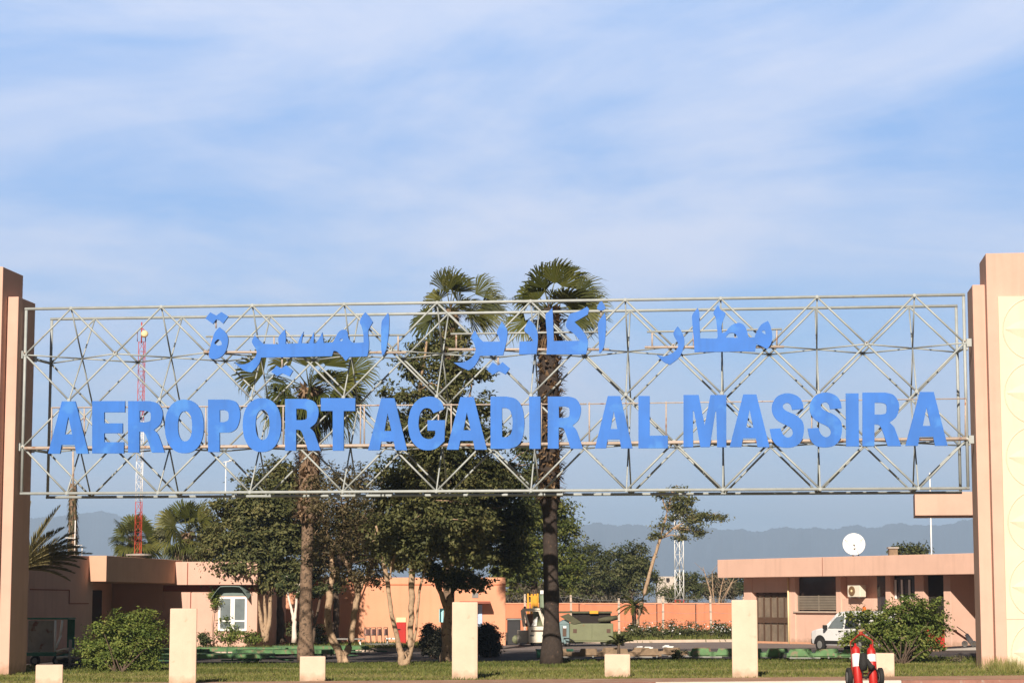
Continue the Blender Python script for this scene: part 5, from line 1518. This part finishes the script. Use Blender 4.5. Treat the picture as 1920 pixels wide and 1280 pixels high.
# on the raised bed ---------------------------------------------------
DBd = 113.0
def make_trolley(label):
    t = thing('luggage_trolley', label, 'luggage trolley', (0, 0, 0), 'luggage trolleys parked in a row')
    mb = MB(); mb.tube([(-.28, 0, .12), (-.28, .05, .95), (.28, .05, .95), (.28, 0, .12)], .022, 6); mb.tube([(-.28, .02, .6), (.28, .02, .6)], .016, 5); mb.build('back_frame', M_GREY, t)
    mb = MB(); mb.box(-.2, .2, .01, .04, .55, .88); mb.build('panel', mat('dull_pink_panel', (.42, .24, .22), .7) if 'dull_pink_panel' not in MATS else MATS['dull_pink_panel'], t)
    mb = MB(); mb.tube([(-.26, 0, .14), (-.16, -.85, .12), (.16, -.85, .12), (.26, 0, .14)], .022, 6); mb.tube([(-.2, -.4, .13), (.2, -.4, .13)], .016, 5); mb.build('platform', M_GREY, t)
    for x, y in ((-.26, 0), (.26, 0), (0, -.82)): wheel(t, (x, y, .08), (1, 0, 0), .08, .04)
    return t
bpy.context.view_layer.update()
t0 = None
LBL = ['luggage trolley farthest from the red cabinet, first of the row', 'second luggage trolley of the row by the pink wall', 'third luggage trolley of the row by the pink wall', 'luggage trolley nearest the red cabinet, last of the row']
for i, px in enumerate((690, 701, 712, 724)):
    c = at(px, 1200, DBd)
    loc = (c.x, DBd + .1 * i, gz(c.x) + .165)
    if t0 is None:
        t0 = make_trolley(LBL[0]); t0.location = loc; t0.rotation_euler.z = R(65); bpy.context.view_layer.update()
        base_t = t0
    else:
        k_ = copy_tree(base_t, loc, R(65 + i * 3)); k_['label'] = LBL[i]
DR3 = 117.0
c = at(752, 1190, DR3)
rc = thing('red_cabinet', 'red cabinet with cream top panel standing behind the forked trunk', 'cabinet', (c.x, DR3, gz(c.x) + .16))
a, b = at(743, 1200, DR3), at(761, 1166, DR3); mb = MB(); mb.box(a.x, b.x, DR3, DR3 + .5, gz(c.x) + .16, b.z); mb.build('body', M_RED, rc, .015)
a2, b2 = at(743, 1165.6, DR3), at(761, 1157, DR3); mb = MB(); mb.box(a2.x, b2.x, DR3, DR3 + .5, a2.z, b2.z); mb.build('top_panel', M_CREAMY, rc, .01)
mb = MB(); q = at(745, 1180, DR3); mb.box(q.x, q.x + .16, DR3 - .03, DR3 - .002, q.z, q.z + .05); mb.build('slot', M_BLACK, rc)
bn = None
for px, lbx in ((652, 'low white bench by the pink wall, farther from the red cabinet'), (735, 'low white bench beside the red cabinet')):
    c = at(px, 1198, 114.5)
    t = thing('garden_bench', lbx, 'bench', (c.x, 114.5, gz(c.x) + .16), 'white benches by the pink wall')
    mb = MB(); w = .85 if px < 700 else .35; mb.box(c.x - w, c.x + w, 114.4, 114.8, gz(c.x) + .50, gz(c.x) + .57); mb.build('seat', M_WHITE if px > 700 else M_GREY, t)
    for sx in (-.8, .8):
        mb = MB(); mb.tube([(c.x + sx * w, 114.45, gz(c.x) + .15), (c.x + sx * w * .9, 114.6, gz(c.x) + .36), (c.x + sx * w, 114.6, gz(c.x) + .5)], .05, 6); mb.build('leg', M_WHITE, t)

# right side: red skip, tow bar, ramp --------------------------------
DS = 99.0
c = at(1748, 1214, DS)
sk_ = thing('red_skip', 'red steel skip with sloping sides half hidden behind the big bush', 'skip', (c.x, DS, gz(c.x)))
A, B2, C2, D2 = at(1712, 1180, DS), at(1771, 1181, DS), at(1772, 1213, DS), at(1738, 1215, DS)
mb = MB(); mb.prism([A, B2, C2, D2], (0.15, 1.3, 0)); mb.build('body', M_RED, sk_, .02)
mb = MB(); mb.tube([A + Vector((0, -.04, 0)), B2 + Vector((0, -.04, 0))], .05, 6); mb.build('rim', M_RED, sk_)
mb = MB(); a, b = at(1738, 1231, DS), at(1766, 1216, DS); mb.box(a.x, b.x, DS + .1, DS + 1.1, gz(c.x) - .02, b.z); mb.build('plinth', M_PEACH, sk_)
DP = 100.5
c = at(1800, 1215, DP)
rm = thing('loading_ramp', 'grey concrete loading ramp beside the sunlit pillar', 'ramp', (c.x, DP, gz(c.x)))
a, b = at(1767, 1233, DP), at(1850, 1213, DP)
mb = MB(); mb.prism([Vector((a.x, DP, gz(18) - .05)), Vector((b.x + .3, DP, gz(18) - .05)), Vector((b.x + .3, DP, b.z + .05)), Vector((a.x, DP, b.z - .10))], (0, 3.5, 0)); mb.build('ramp_body', M_CONC, rm)
mb = MB(); a, b = at(1812, 1236, DP - .6), at(1836, 1229, DP - .6); mb.box(a.x, b.x, DP - .6, DP - .05, gz(18), b.z); mb.build('step', M_GREEN, rm)
zr0 = at(1812, 1212, DP).z
tb = thing('tow_bar', 'red and white aircraft tow bar with small wheels on the loading ramp', 'tow bar', tuple(at(1812, 1211, DP + 1)))
mb = MB(); mb.tube([at(1788, 1181, DP + 1), at(1814, 1199, DP + 1)], .05, 6); mb.build('bar', mat('faded_orange_red', (.5, .15, .07), .6), tb)
mb = MB(); mb.tube([at(1794, 1174, DP + 1.2), at(1816, 1190, DP + 1.2)], .02, 5); mb.build('brace', M_GREY, tb)
mb = MB(); mb.tube([at(1812, 1188, DP + .9), at(1819, 1200, DP + .9), at(1823, 1206, DP + .9)], [.09, .14, .1], 8, jit=.1); mb.build('hub', M_WHITE, tb)
for px in (1809, 1826): wheel(tb, at(px, 1206, DP + .8), (.15, 1, 0), .14, .08, M_CREAMW, M_WHITE)

# ------------------------------------------------------------------ palms
WND = Vector((.5, .1, -.05))
b = gnd(1033, 1247)
fan_palm('tallest fan palm, dark trunk, crown blown over the top chord of the sign', b, at(1030, 580, b.y + .3), .30, .24, .45, 18, .95, 1.15, WND, M_PTRUNKD, -.45, 1.3, (.22, 0, .05), droop=.4, swell=.45,
         dirs=[(-.62, -.25, .70, .55, .95), (-.25, -.35, 1, .85, 1.05), (.12, -.3, 1, 1.05, 1.0), (.42, -.2, .9, 1.0, 1.0), (.85, -.2, .55, 1.15, .95), (1, -.25, .1, 1.3, .9), (.25, -.8, .35, .6, .9), (-.5, -.6, .1, .5, .8), (.9, -.3, -.3, .8, .8)])
c = at(843, 1225, 100); c.z = gz(c.x)
fan_palm('tall fan palm with crown blown to one side above the dark broadleaf tree', c, at(845, 580, 100), .26, .22, .55, 19, 1.0, 1.25, WND, M_PTRUNK, -.3, 1.2, (.3, 0, .0), droop=.4, swell=.3,
         dirs=[(-.25, -.3, 1.1, .75, 1.1), (.05, -.35, 1.2, .8, 1.1), (.30, -.3, 1.0, .8, .9), (.85, -.2, .62, 1.25, 1.0), (1, -.2, .2, 1.35, .95), (.4, -.8, .2, .7, .9), (.9, -.4, -.25, .8, .8), (-.5, -.5, .05, .35, .7), (-.3, -.6, -.5, .4, .7)])
c = at(574, 1237, 92); c.z = gz(c.x)
fan_palm('fan palm with rough brown upper trunk standing behind the lettering', c, at(580, 728, 92), .27, .25, .50, 30, 1.05, 1.3, Vector((.3, .1, -.1)), M_PTRUNK, -.8, 1.3, (.05, 0, 0), droop=.5, swell=.7,
         dirs=[(-1, -.2, .42, 1.9, 1.1), (-.55, -.3, .75, 1.2, 1.0), (-.15, -.3, 1, .9, 1.0), (.2, -.3, .95, .9, 1.1), (.5, -.2, .8, 1.1, 1.1), (1, -.2, .5, 1.7, 1.1), (1, -.2, -.1, 1.1, 1.1), (.9, -.3, -.5, .9, 1.0), (-.7, -.3, -.2, .7, .9), (.1, -.9, .3, .6, .9)])
# low fan palms behind the annexe
for px, py, D, lbx, s_ in ((252, 995, 140, 'smaller fan palm right behind the red lattice mast', .85), (352, 985, 136, 'bushy bright fan palm rising behind the annexe porch roof', 1.15)):
    c = at(px, 1150, D); c.z = gz(c.x)
    fan_palm(lbx, c, at(px, py + 14, D), .28, .28, .5, 26, .85 * s_, 1.25 * s_, Vector((.25, 0, -.1)), M_PTRUNK, -.9, 1.4, group='fan palms behind the annexe', droop=.35, swell=.3)
# bare palm trunk with dead skirt
c = at(137, 1100, 118); c.z = 0
t = thing('bare_palm_trunk', 'shaggy palm trunk without a crown behind the annexe', 'palm trunk', c)
topb = at(137, 906, 118)
mb = MB(); pts = [Vector((c.x, 118, -.1)).lerp(topb, f) for f in np.linspace(0, 1, 20)]; mb.tube(pts, [.34 * (1 - .45 * f) for f in np.linspace(0, 1, 20)], 10, jit=.15); mb.build('trunk', M_PTRUNK, t)
mb = MB()
for i in range(420):
    f = random.random(); p = Vector((c.x, 118, 1)).lerp(topb, f); a_ = random.uniform(0, 6.28); o_ = Vector((math.cos(a_), math.sin(a_), 0)); r_ = .36 * (1 - .5 * f)
    q = p + o_ * r_; tn = Vector((-o_.y, o_.x, 0)) * .06; e = q + o_ * random.uniform(.05, .2) + Vector((0, 0, -random.uniform(.2, .5)))
    mb.add([q - tn, q + tn, e], [(0, 1, 2)], random.random() * .6)
mb.build('dead_leaf_skirt', leafmat('old_skirt', [(.04, .038, .02), (.09, .08, .04), (.15, .12, .07)], .1), t)
# date palm half hidden behind the left pillar
c = at(34, 1070, 91); base = Vector((c.x, 91, gz(-19)))
t = thing('date_palm', 'low feather-leaved palm reaching out from behind the shaded pillar', 'palm tree', base)
mb = MB(); mb.tube([base - Vector((0, 0, .1)), c], [.35, .3], 10, jit=.1); mb.build('trunk', M_PTRUNK, t)
for (ex, ey, dr, dy) in ((118, 940, .10, 0), (132, 975, .22, -.5), (160, 1000, .25, .3), (160, 1030, .28, -.3), (180, 1035, .25, 0), (150, 990, .2, .8), (172, 1018, .3, -1), (140, 1030, .3, 1), (155, 1062, .35, .2), (170, 1045, .3, 1), (120, 1060, .3, -.5), (145, 1015, .22, 1.3), (110, 985, .2, -.9), (128, 1090, .4, .5), (150, 1050, .3, -.6), (140, 1075, .3, .4), (100, 960, .1, .6), (165, 1012, .35, .5), (60, 930, .1, 0), (-60, 960, .2, 0), (-80, 1030, .3, 0), (30, 1000, .2, -1.2), (125, 1010, .3, -.8)):
    e = at(ex, ey, 91 + dy) - c
    L = e.length * 1.04; d = (e + Vector((0, 0, dr * L))).normalized()
    feather_frond(t, c, d, L, dr, L_DATE, 64)
# small cycad-like palm at the fence and spiky plant on the dollies
c = at(1190, 1195, 134); c.z = 0
t = thing('small_palm', 'small dark palm with drooping leaves in front of the terracotta wall', 'palm tree', c)
tp = at(1188, 1135, 134)
mb = MB(); mb.tube([c - Vector((0, 0, .05)), tp], [.16, .14], 8, jit=.1); mb.build('trunk', M_PTRUNK, t)
for i in range(18):
    a_ = i * 2.4; el = random.uniform(-.2, 1.1)
    feather_frond(t, tp, (math.cos(a_) * math.cos(el), math.sin(a_) * math.cos(el), math.sin(el)), random.uniform(1.0, 1.4), .45, L_PALM, 26)
c = gnd(1160, 1237)
t = thing('spiky_shrub', 'small dark spiky shrub standing behind the low block', 'shrub', c)
mb = MB(); mb.tube([c - Vector((0, 0, .05)), at(1160, 1205, c.y)], [.07, .05], 6); mb.build('stem', M_BARKD, t)
for i in range(20):
    a_ = i * 2.4; el = random.uniform(-.1, 1.2)
    feather_frond(t, at(1160, 1206 + random.uniform(-4, 4), c.y), (math.cos(a_) * math.cos(el), math.sin(a_) * math.cos(el), math.sin(el)), random.uniform(.5, .85), .35, L_DARK, 16)

# ------------------------------------------------------------------ trees
TG = 'broadleaf trees behind the sign'
g_ = gnd(760, 1250)
tree('tall_tree', 'tallest dark broadleaf tree with pale forked stems from one foot', 'tree', TG, g_,
     [[(757, 1252, .17), (746, 1200, .095), (734, 1150, .085), (727, 1095, .09), (716, 1040, .07), (705, 985, .04)], [(760, 1252, .17), (770, 1195, .11), (772, 1120, .115), (774, 1060, .13), (784, 980, .13), (786, 900, .12), (782, 800, .10), (790, 710, .07), (800, 640, .04)],
      [(764, 1250, .10), (780, 1180, .05), (786, 1110, .05), (800, 1050, .04)], [(784, 960, .1, 0), (830, 880, .08), (870, 790, .05), (885, 720, .03)], [(727, 1095, .08), (740, 1040, .06), (752, 980, .04)]],
     [(800, 655, 42, 30, 1), (845, 640, 40, 30, 1), (775, 690, 40, 28), (855, 690, 55, 34), (735, 735, 26, 26), (815, 745, 70, 36), (900, 700, 26, 14), (890, 765, 45, 34), (760, 800, 45, 38), (835, 820, 85, 55), (920, 820, 45, 35), (790, 880, 85, 40), (880, 890, 80, 45), (745, 930, 55, 45), (712, 1000, 34, 45), (830, 970, 100, 60), (770, 1020, 70, 45), (870, 1010, 70, 55)],
     L_OLIVE, M_BARK, g_.y + .3, 4.6, 50, .36, .17, 110, .5, .045)
g_ = gnd(838, 1243)
tree('leafy_tree', 'dark-leaved tree with leaning trunk right behind the tall middle post', 'tree', TG, g_,
     [[(836, 1246, .26), (838, 1190, .20), (846, 1120, .17), (862, 1050, .14), (890, 980, .10), (920, 900, .06)], [(842, 1150, .12), (822, 1100, .1), (812, 1060, .06)], [(862, 1060, .1), (845, 1000, .07), (840, 950, .04)]],
     [(830, 1075, 40, 30, -.6), (800, 1060, 25, 22, -.4), (860, 1085, 45, 20, -.6), (900, 1095, 25, 12, -.6), (900, 1020, 60, 50), (955, 970, 45, 60), (935, 900, 60, 45), (985, 900, 28, 40), (990, 850, 20, 28), (960, 1040, 40, 40), (900, 940, 60, 50)],
     L_DARK, M_BARK, g_.y + 1.2, 4.8, 50, .34, .17, 70, .5, .04)
g_ = gnd(648, 1245)
tree('forked_tree', 'thin brownish tree forking low into two pale crooked trunks', 'tree', TG, g_,
     [[(645, 1247, .19), (632, 1215, .16), (616, 1180, .15), (613, 1150, .15), (618, 1110, .14), (625, 1075, .12), (620, 1030, .07), (612, 985, .04)], [(645, 1247, .18), (658, 1200, .13), (664, 1150, .12), (672, 1110, .11), (655, 1065, .09), (635, 1030, .08), (620, 1010, .05), (590, 1000, .03)], [(672, 1110, .08), (690, 1072, .05), (705, 1040, .03)], [(655, 1065, .07), (668, 1030, .05), (675, 980, .03)], [(635, 1030, .06), (645, 985, .04), (640, 940, .03)]],
     [(640, 900, 50, 38, 2), (690, 905, 40, 42, 2), (600, 925, 34, 38, 2), (610, 960, 40, 35), (655, 950, 50, 40), (640, 1010, 60, 40), (690, 1010, 40, 45), (700, 960, 35, 35), (600, 1030, 30, 40), (665, 1075, 60, 22), (700, 1085, 30, 18)],
     L_BROWN, M_BARK, g_.y + .5, 4.2, 36, .34, .14, 110, .45, .04)
c = at(500, 1200, 111); c.z = gz(c.x) + .12
tree('spreading_tree', 'broad dark spreading tree with slim V-shaped pale trunks on the raised bed', 'tree', TG, c,
     [[(497, 1203, .16), (490, 1165, .10), (482, 1120, .09), (472, 1080, .06), (440, 1030, .04)], [(498, 1203, .16), (505, 1160, .11), (507, 1110, .09), (512, 1050, .06), (520, 980, .04)], [(497, 1203, .13), (497, 1150, .08), (495, 1090, .06), (470, 1000, .04)]],
     [(520, 890, 45, 32), (470, 920, 38, 32), (440, 960, 48, 36), (500, 960, 60, 50), (545, 930, 45, 50), (410, 1010, 40, 30), (460, 1020, 70, 45), (530, 1020, 55, 50), (395, 1045, 30, 18), (412, 1060, 45, 22), (385, 1035, 24, 16), (470, 1060, 60, 28), (430, 1075, 45, 22), (500, 1085, 55, 25), (550, 1080, 35, 35)],
     L_OLIVE, M_BARK, 111, 3.2, 46, .42, .20, 60, .5, .05)
c = at(526, 1200, 114); c.z = gz(c.x) + .12
tree('thick_tree', 'tree with thick dark trunk in shade beside the V-shaped pale trunks', 'tree', TG, c,
     [[(526, 1205, .34), (522, 1150, .26), (520, 1100, .24), (530, 1030, .16), (545, 960, .08)]],
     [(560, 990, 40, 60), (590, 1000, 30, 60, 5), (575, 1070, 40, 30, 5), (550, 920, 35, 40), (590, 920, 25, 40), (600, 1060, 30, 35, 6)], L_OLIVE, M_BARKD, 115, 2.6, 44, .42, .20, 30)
c = at(552, 1203, 109.5); c.z = gz(c.x) + .12
tree('young_tree', 'young tree with whitewashed trunk forking at knee height by the palm', 'tree', TG, c,
     [[(551, 1204, .13), (552, 1165, .11), (546, 1140, .06), (538, 1105, .05)], [(552, 1165, .08), (556, 1130, .06), (558, 1095, .04)]],
     [(545, 1090, 22, 18), (560, 1105, 14, 14), (535, 1100, 12, 14)], L_DARK, M_KERBW, 109.5, 4, 36, .3, .17, 16)
c = at(600, 1205, 112); c.z = gz(c.x) + .12
tree('slim_tree', 'slim dark tree slanting in shade between palm trunk and pink wall', 'tree', TG, c,
     [[(587, 1205, .09), (590, 1170, .08), (600, 1120, .06), (615, 1085, .04)], [(590, 1170, .06), (582, 1130, .05), (578, 1100, .03)]],
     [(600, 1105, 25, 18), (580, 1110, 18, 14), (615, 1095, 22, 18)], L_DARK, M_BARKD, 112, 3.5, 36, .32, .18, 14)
c = at(633, 1203, 116); c.z = gz(c.x) + .12
tree('dark_trunk_tree', 'tree with straight dark trunk against the pink wall behind the forked tree', 'tree', TG, c,
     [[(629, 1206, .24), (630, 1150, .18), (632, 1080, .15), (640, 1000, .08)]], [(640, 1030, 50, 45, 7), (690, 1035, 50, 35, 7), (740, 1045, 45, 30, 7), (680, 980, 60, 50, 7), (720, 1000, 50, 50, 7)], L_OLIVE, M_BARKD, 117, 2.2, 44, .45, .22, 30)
# brighter trees further back
TF = 'trees beyond the yard'
def fartree(name, label, px, D, blobs, lm, per=1.2, size=.24, trunkpx=None, leaves=46, rc=.5):
    c = at(px, 1190, D); c.z = 0
    pys = min(b[1] for b in blobs)
    return tree(name, label, 'tree', TF, c, [[(px, HORIZON + 2.4 * FPX / D, .3), (px + 2, (1180 + pys) / 2 + 20, .22), (px - 3, pys + 20, .08)]], blobs, lm, M_BARKD, D, per, leaves, rc, size, 24)
fartree('round_tree', 'bright green tree filling the gap on either side of the dark palm trunk', 1000, 150, [(985, 985, 55, 45), (1040, 965, 40, 40), (1062, 1000, 22, 40), (990, 1050, 60, 55), (1055, 1060, 40, 50), (950, 1075, 30, 40), (1000, 940, 40, 25)], L_FRESH, 1.5)
fartree('round_tree', 'olive tree crown between the dark palm and the rounder tree', 1100, 178, [(1098, 1040, 32, 30), (1090, 1085, 45, 40), (1125, 1060, 25, 35)], L_FAR, 1.1)
fartree('round_tree', 'dense round tree left of the leaning pale trunk', 1180, 184, [(1175, 1055, 52, 38), (1200, 1080, 35, 40), (1150, 1090, 45, 35), (1195, 1035, 25, 18)], L_FAR, 1.1)
fartree('round_tree', 'small dark tree top showing over the office roof', 1706, 165, [(1706, 1034, 24, 12), (1690, 1032, 12, 10), (1724, 1036, 12, 10)], L_FAR, 2.0)
# leaning open tree
c = at(1215, 1120, 146); c.z = 0
tree('leaning_tree', 'open feathery tree with pale trunk leaning to one side before the mountains', 'tree', None, at(1190, 1180, 146) * 1.0,
     [[(1190, 1185, .16), (1208, 1110, .13), (1222, 1060, .11), (1238, 1010, .10), (1252, 955, .07), (1262, 915, .04)], [(1238, 1010, .08), (1262, 990, .06), (1290, 975, .04), (1330, 965, .03)], [(1252, 960, .06), (1240, 930, .04), (1232, 915, .03)], [(1262, 985, .05), (1245, 985, .03), (1235, 990, .02)]],
     [(1275, 918, 20, 10), (1242, 925, 13, 8), (1285, 938, 26, 12), (1265, 950, 22, 12), (1325, 968, 24, 12), (1350, 972, 14, 10), (1300, 965, 18, 9), (1245, 985, 16, 10), (1290, 995, 16, 9), (1232, 1005, 10, 8), (1312, 1000, 8, 6), (1258, 972, 14, 8), (1280, 955, 26, 14), (1300, 980, 26, 12), (1262, 935, 22, 14), (1275, 1008, 14, 8)],
     L_OLIVE, M_BARK, 146, 4.6, 24, .36, .22, 60, .4, .035)
# scrub behind the wall
for i, (px, py, rx, ry, lbx) in enumerate(((1296, 1090, 28, 24, 'grey-green scrub bush beside the far white house'), (1345, 1095, 32, 24, 'grey-green scrub bush with bare pale branches'), (1385, 1092, 24, 24, 'scrub bush half hidden behind the office corner'), (1255, 1112, 26, 16, 'low scrub bush under the far white house'), (1000, 1108, 55, 22, 'low scrub right of the hall corner beyond the wall'), (1068, 1108, 55, 22, 'low scrub beyond the wall behind the power unit'), (1140, 1110, 55, 22, 'low scrub beyond the wall under the olive crown'))):
    D = 205 + 4 * i; c = at(px, 1150, D); c.z = 0
    t = bush('scrub_bush', lbx, 'bush', 'scrub bushes beyond the wall', c, [(px, py, rx, ry), (px + rx * .4, py + ry * .5, rx * .8, ry * .8), (px - rx * .4, py + ry * .6, rx * .8, ry * .8)], L_DRY if i in (1, 4, 5, 6) else L_FAR, D, 1.6, 44, .5, .26, 10)
c = at(1345, 1150, 200); c.z = 0
t = thing('bare_tree', 'leafless pale branching shrub in front of the grey-green scrub', 'tree', c)
mb = MB()
for px, py in ((1318, 1062), (1335, 1070), (1358, 1085), (1372, 1090), (1380, 1075), (1362, 1060)):
    p = at(px, py, 200); m_ = c.lerp(p, .55) + Vector((random.uniform(-.4, .4), 0, .2)); mb.tube([c, m_, p], [.09, .06, .02], 5)
    for k_ in range(4):
        q = m_.lerp(p, random.random()); mb.tube([q, q + Vector((random.uniform(-.9, .9), random.uniform(-.5, .5), random.uniform(.3, 1.0)))], [.03, .01], 4)
mb.build('trunk', M_BARK, t)

# ------------------------------------------------------------------ shrubs
g_ = gnd(225, 1262)
bush('leafy_bush', 'big leafy bush with reddish buds beside the tall post near the shaded pillar', 'bush', None, g_, [(235, 1190, 62, 45), (190, 1205, 42, 38), (275, 1195, 38, 48), (215, 1225, 70, 32), (270, 1230, 40, 28), (160, 1210, 18, 28), (250, 1155, 40, 20), (190, 1235, 45, 25), (260, 1245, 45, 18)], L_BUSH, g_.y + 1.0, 12, 34, .22, .115, 14)
g_ = gnd(1690, 1246)
bush('leafy_bush', 'wide glossy bush in front of the office and the white van', 'bush', None, g_, [(1690, 1165, 70, 36), (1640, 1175, 50, 36), (1740, 1165, 42, 34), (1705, 1195, 60, 30), (1655, 1205, 45, 30), (1765, 1180, 22, 16), (1700, 1130, 40, 16), (1600, 1185, 25, 20), (1705, 1225, 40, 20), (1665, 1222, 40, 18), (1740, 1215, 32, 20), (1590, 1195, 16, 14), (1620, 1150, 30, 18), (1740, 1140, 40, 18)], L_BUSH, g_.y + 1.0, 11, 34, .22, .125, 22)
for px, py, rx, ry, by, lbx in ((812, 1200, 24, 30, 1240, 'clipped dark hedge bush beside the leaning trunk'), (915, 1198, 24, 32, 1238, 'clipped dark hedge bush by the pale blue doorway')):
    g_ = gnd(px, by - 6)
    bush('hedge_bush', lbx, 'bush', 'clipped dark bushes', g_, [(px, py, rx, ry), (px, py + 14, rx, ry * .7), (px - 3, py - 12, rx * .9, ry * .6)], L_HEDGE, g_.y + .3, 70, 40, .16, .10, 6)
for px, py, rx, ry, D, lbx, lm in ((430, 1180, 28, 22, 111, 'fresh green bush under the white double window', L_BUSH), (470, 1192, 18, 12, 110.5, 'low fresh green bush at the foot of the V-shaped trunks', L_BUSH), (382, 1195, 10, 13, 110, 'small dark bush beside the tall post', L_DARK), (560, 1180, 25, 22, 113, 'shaded green bush behind the whitewashed young trunk', L_DARK), (598, 1185, 12, 22, 113.5, 'shaded green bush beside the pink wall', L_DARK)):
    c = at(px, 1200, D); c.z = gz(c.x) + .14
    bush('garden_bush', lbx, 'bush', 'bushes on the raised bed', c, [(px, py, rx, ry), (px + rx * .3, py + ry * .4, rx * .7, ry * .6)], lm, D, 9, 34, .24, .14, 5)
g_ = gnd(1270, 1240)
bush('round_shrub', 'round dark shrub on the lawn in front of the grey dollies', 'bush', None, g_, [(1270, 1224, 14, 13), (1268, 1230, 13, 9)], L_DARK, g_.y, 60, 40, .12, .08, 4)
for i, (px, lbx) in enumerate(((1190, 'white-flowered shrub by the small palm'), (1222, 'white-flowered shrub left of the middle fence post'), (1262, 'white-flowered shrub right of the middle fence post'), (1300, 'white-flowered shrub between two fence posts'), (1345, 'white-flowered shrub beside the fence post near the tall post'), (1372, 'white-flowered shrub half behind the tall post by the glass door'))):
    D = 133 + i % 2; c = at(px, 1190, D); c.z = 0
    t = bush('flowering_shrub', lbx, 'shrub', 'white-flowered shrubs along the fence', c, [(px, 1178, 24, 14), (px + 8, 1186, 22, 10), (px - 10, 1184, 20, 12)], L_FAR, D, 7, 34, .26, .14, 5)
    n = 34; k_ = pxm(D); cc = at(px, 1176, D)
    P = np.array(cc) + RNG.normal(size=(n, 3)) * np.array([20 / k_ * .6, .35, 11 / k_ * .55]) + np.array([0, -.55, 0])
    quads('blossom', L_FLOWER, t, P, .10, .2, .9)
g_ = gnd(1797, 1244)
bush('dry_weed', 'dark tuft of weeds in front of the loading ramp', 'weed', None, g_, [(1797, 1232, 8, 10), (1790, 1238, 10, 6)], L_DRY, g_.y, 60, 26, .12, .09, 5)
for px, py, rx, ry, D, lbx in ((1868, 1243, 28, 10, 70.8, 'tuft of dry brown grass at the foot of the sunlit pillar'), (1900, 1252, 22, 8, 70.0, 'tuft of dry grass under the cream relief panel')):
    c = at(px, py + ry, D)
    c.z = gz(c.x) + .04
    t = thing('grass_tuft', lbx, 'grass tuft', c, 'dry tufts at the pillar foot')
    mb = MB()
    for i in range(260):
        q = c + Vector((random.gauss(0, rx / pxm(D) * .5), random.gauss(-.1, .15), 0)); h = random.uniform(.15, .55); l_ = Vector((random.gauss(0, .12), random.gauss(0, .1), h))
        mb.add([q + Vector((-.01, 0, 0)), q + Vector((.01, 0, 0)), q + l_], [(0, 1, 2)], random.uniform(.4, 1))
    mb.build('blades', L_GRASS, t)['kind'] = 'stuff'

# ------------------------------------------------------------------ mountains
def ridge_mesh(name, prof, D, depth, foot, jitter):
    """prof: (px, py) skyline; a slope with gullies runs from the skyline towards us"""
    mb = MB(); xs = np.linspace(prof[0][0], prof[-1][0], 700)
    ys = np.interp(xs, [p[0] for p in prof], [p[1] for p in prof])
    rg = np.random.default_rng(5); rows = 14
    ph = rg.uniform(0, 6.28, 8)
    vs = []
    for r_ in range(rows + 1):
        f = r_ / rows
        for i, (a, b) in enumerate(zip(xs, ys)):
            p = at(a, b + jitter * (math.sin(a * .09 + ph[0]) + .6 * math.sin(a * .23 + ph[1]) + .4 * math.sin(a * .47 + ph[2]) + .45 * math.sin(a * .9 + ph[6]) + .3 * math.sin(a * 1.7 + ph[7])), D)
            z = p.z * (1 - f ** .8) * (1 + .18 * math.sin(a * .05 + 3 * f + ph[3]) * f * (1 - f) * 4 + .10 * math.sin(a * .13 + ph[4] + 5 * f) * (1 - f) * f * 4) - foot * f
            y_ = D - depth * f + 170 * math.sin(a * .06 + ph[5]) * f * (1 - f)
            vs.append((p.x * y_ / D, y_, z))
    n = len(xs); fs = []
    for r_ in range(rows):
        for i in range(n - 1): fs.append((r_ * n + i, r_ * n + i + 1, (r_ + 1) * n + i + 1, (r_ + 1) * n + i))
    mb.add(vs, fs, None, True)
    o = mb.build(name, M_MOUNT); o['kind'] = 'structure'
    return o
ridge_mesh('mountains', [(850, 1040), (960, 1010), (1050, 992), (1095, 984), (1125, 980), (1165, 984), (1225, 984), (1290, 988), (1380, 992), (1415, 996), (1440, 992), (1480, 988), (1550, 991), (1600, 985), (1640, 988), (1690, 980), (1745, 986), (1820, 974), (1920, 968), (2100, 980), (2400, 1010)], 10000, 2500, 4, 1.6)
ridge_mesh('hills', [(-500, 1010), (-200, 980), (60, 972), (140, 964), (185, 957), (215, 964), (260, 976), (320, 992), (420, 1010), (560, 1030), (760, 1050), (900, 1060)], 11000, 2500, 4, 1.2)

# ------------------------------------------------------------------ haze
mb = MB(); mb.box(-6500, 6500, -150, 11600, -6.0, 440)
hz_ = mb.build('haze', M_WHITE)
hm = bpy.data.materials.new('haze'); hm.use_nodes = True
hn = hm.node_tree; hn.nodes.clear()
ho = hn.nodes.new('ShaderNodeOutputMaterial'); hv = hn.nodes.new('ShaderNodeVolumePrincipled')
hv.inputs['Color'].default_value = (0.52, 0.72, 1.0, 1)
hv.inputs['Density'].default_value = 0.000175
hv.inputs['Anisotropy'].default_value = 0.0
hn.links.new(hv.outputs[0], ho.inputs['Volume'])
hz_.data.materials.clear(); hz_.data.materials.append(hm)
hz_['kind'] = 'stuff'
hz_['label'] = 'thin blue haze that fades the mountains'
hz_['category'] = 'haze'
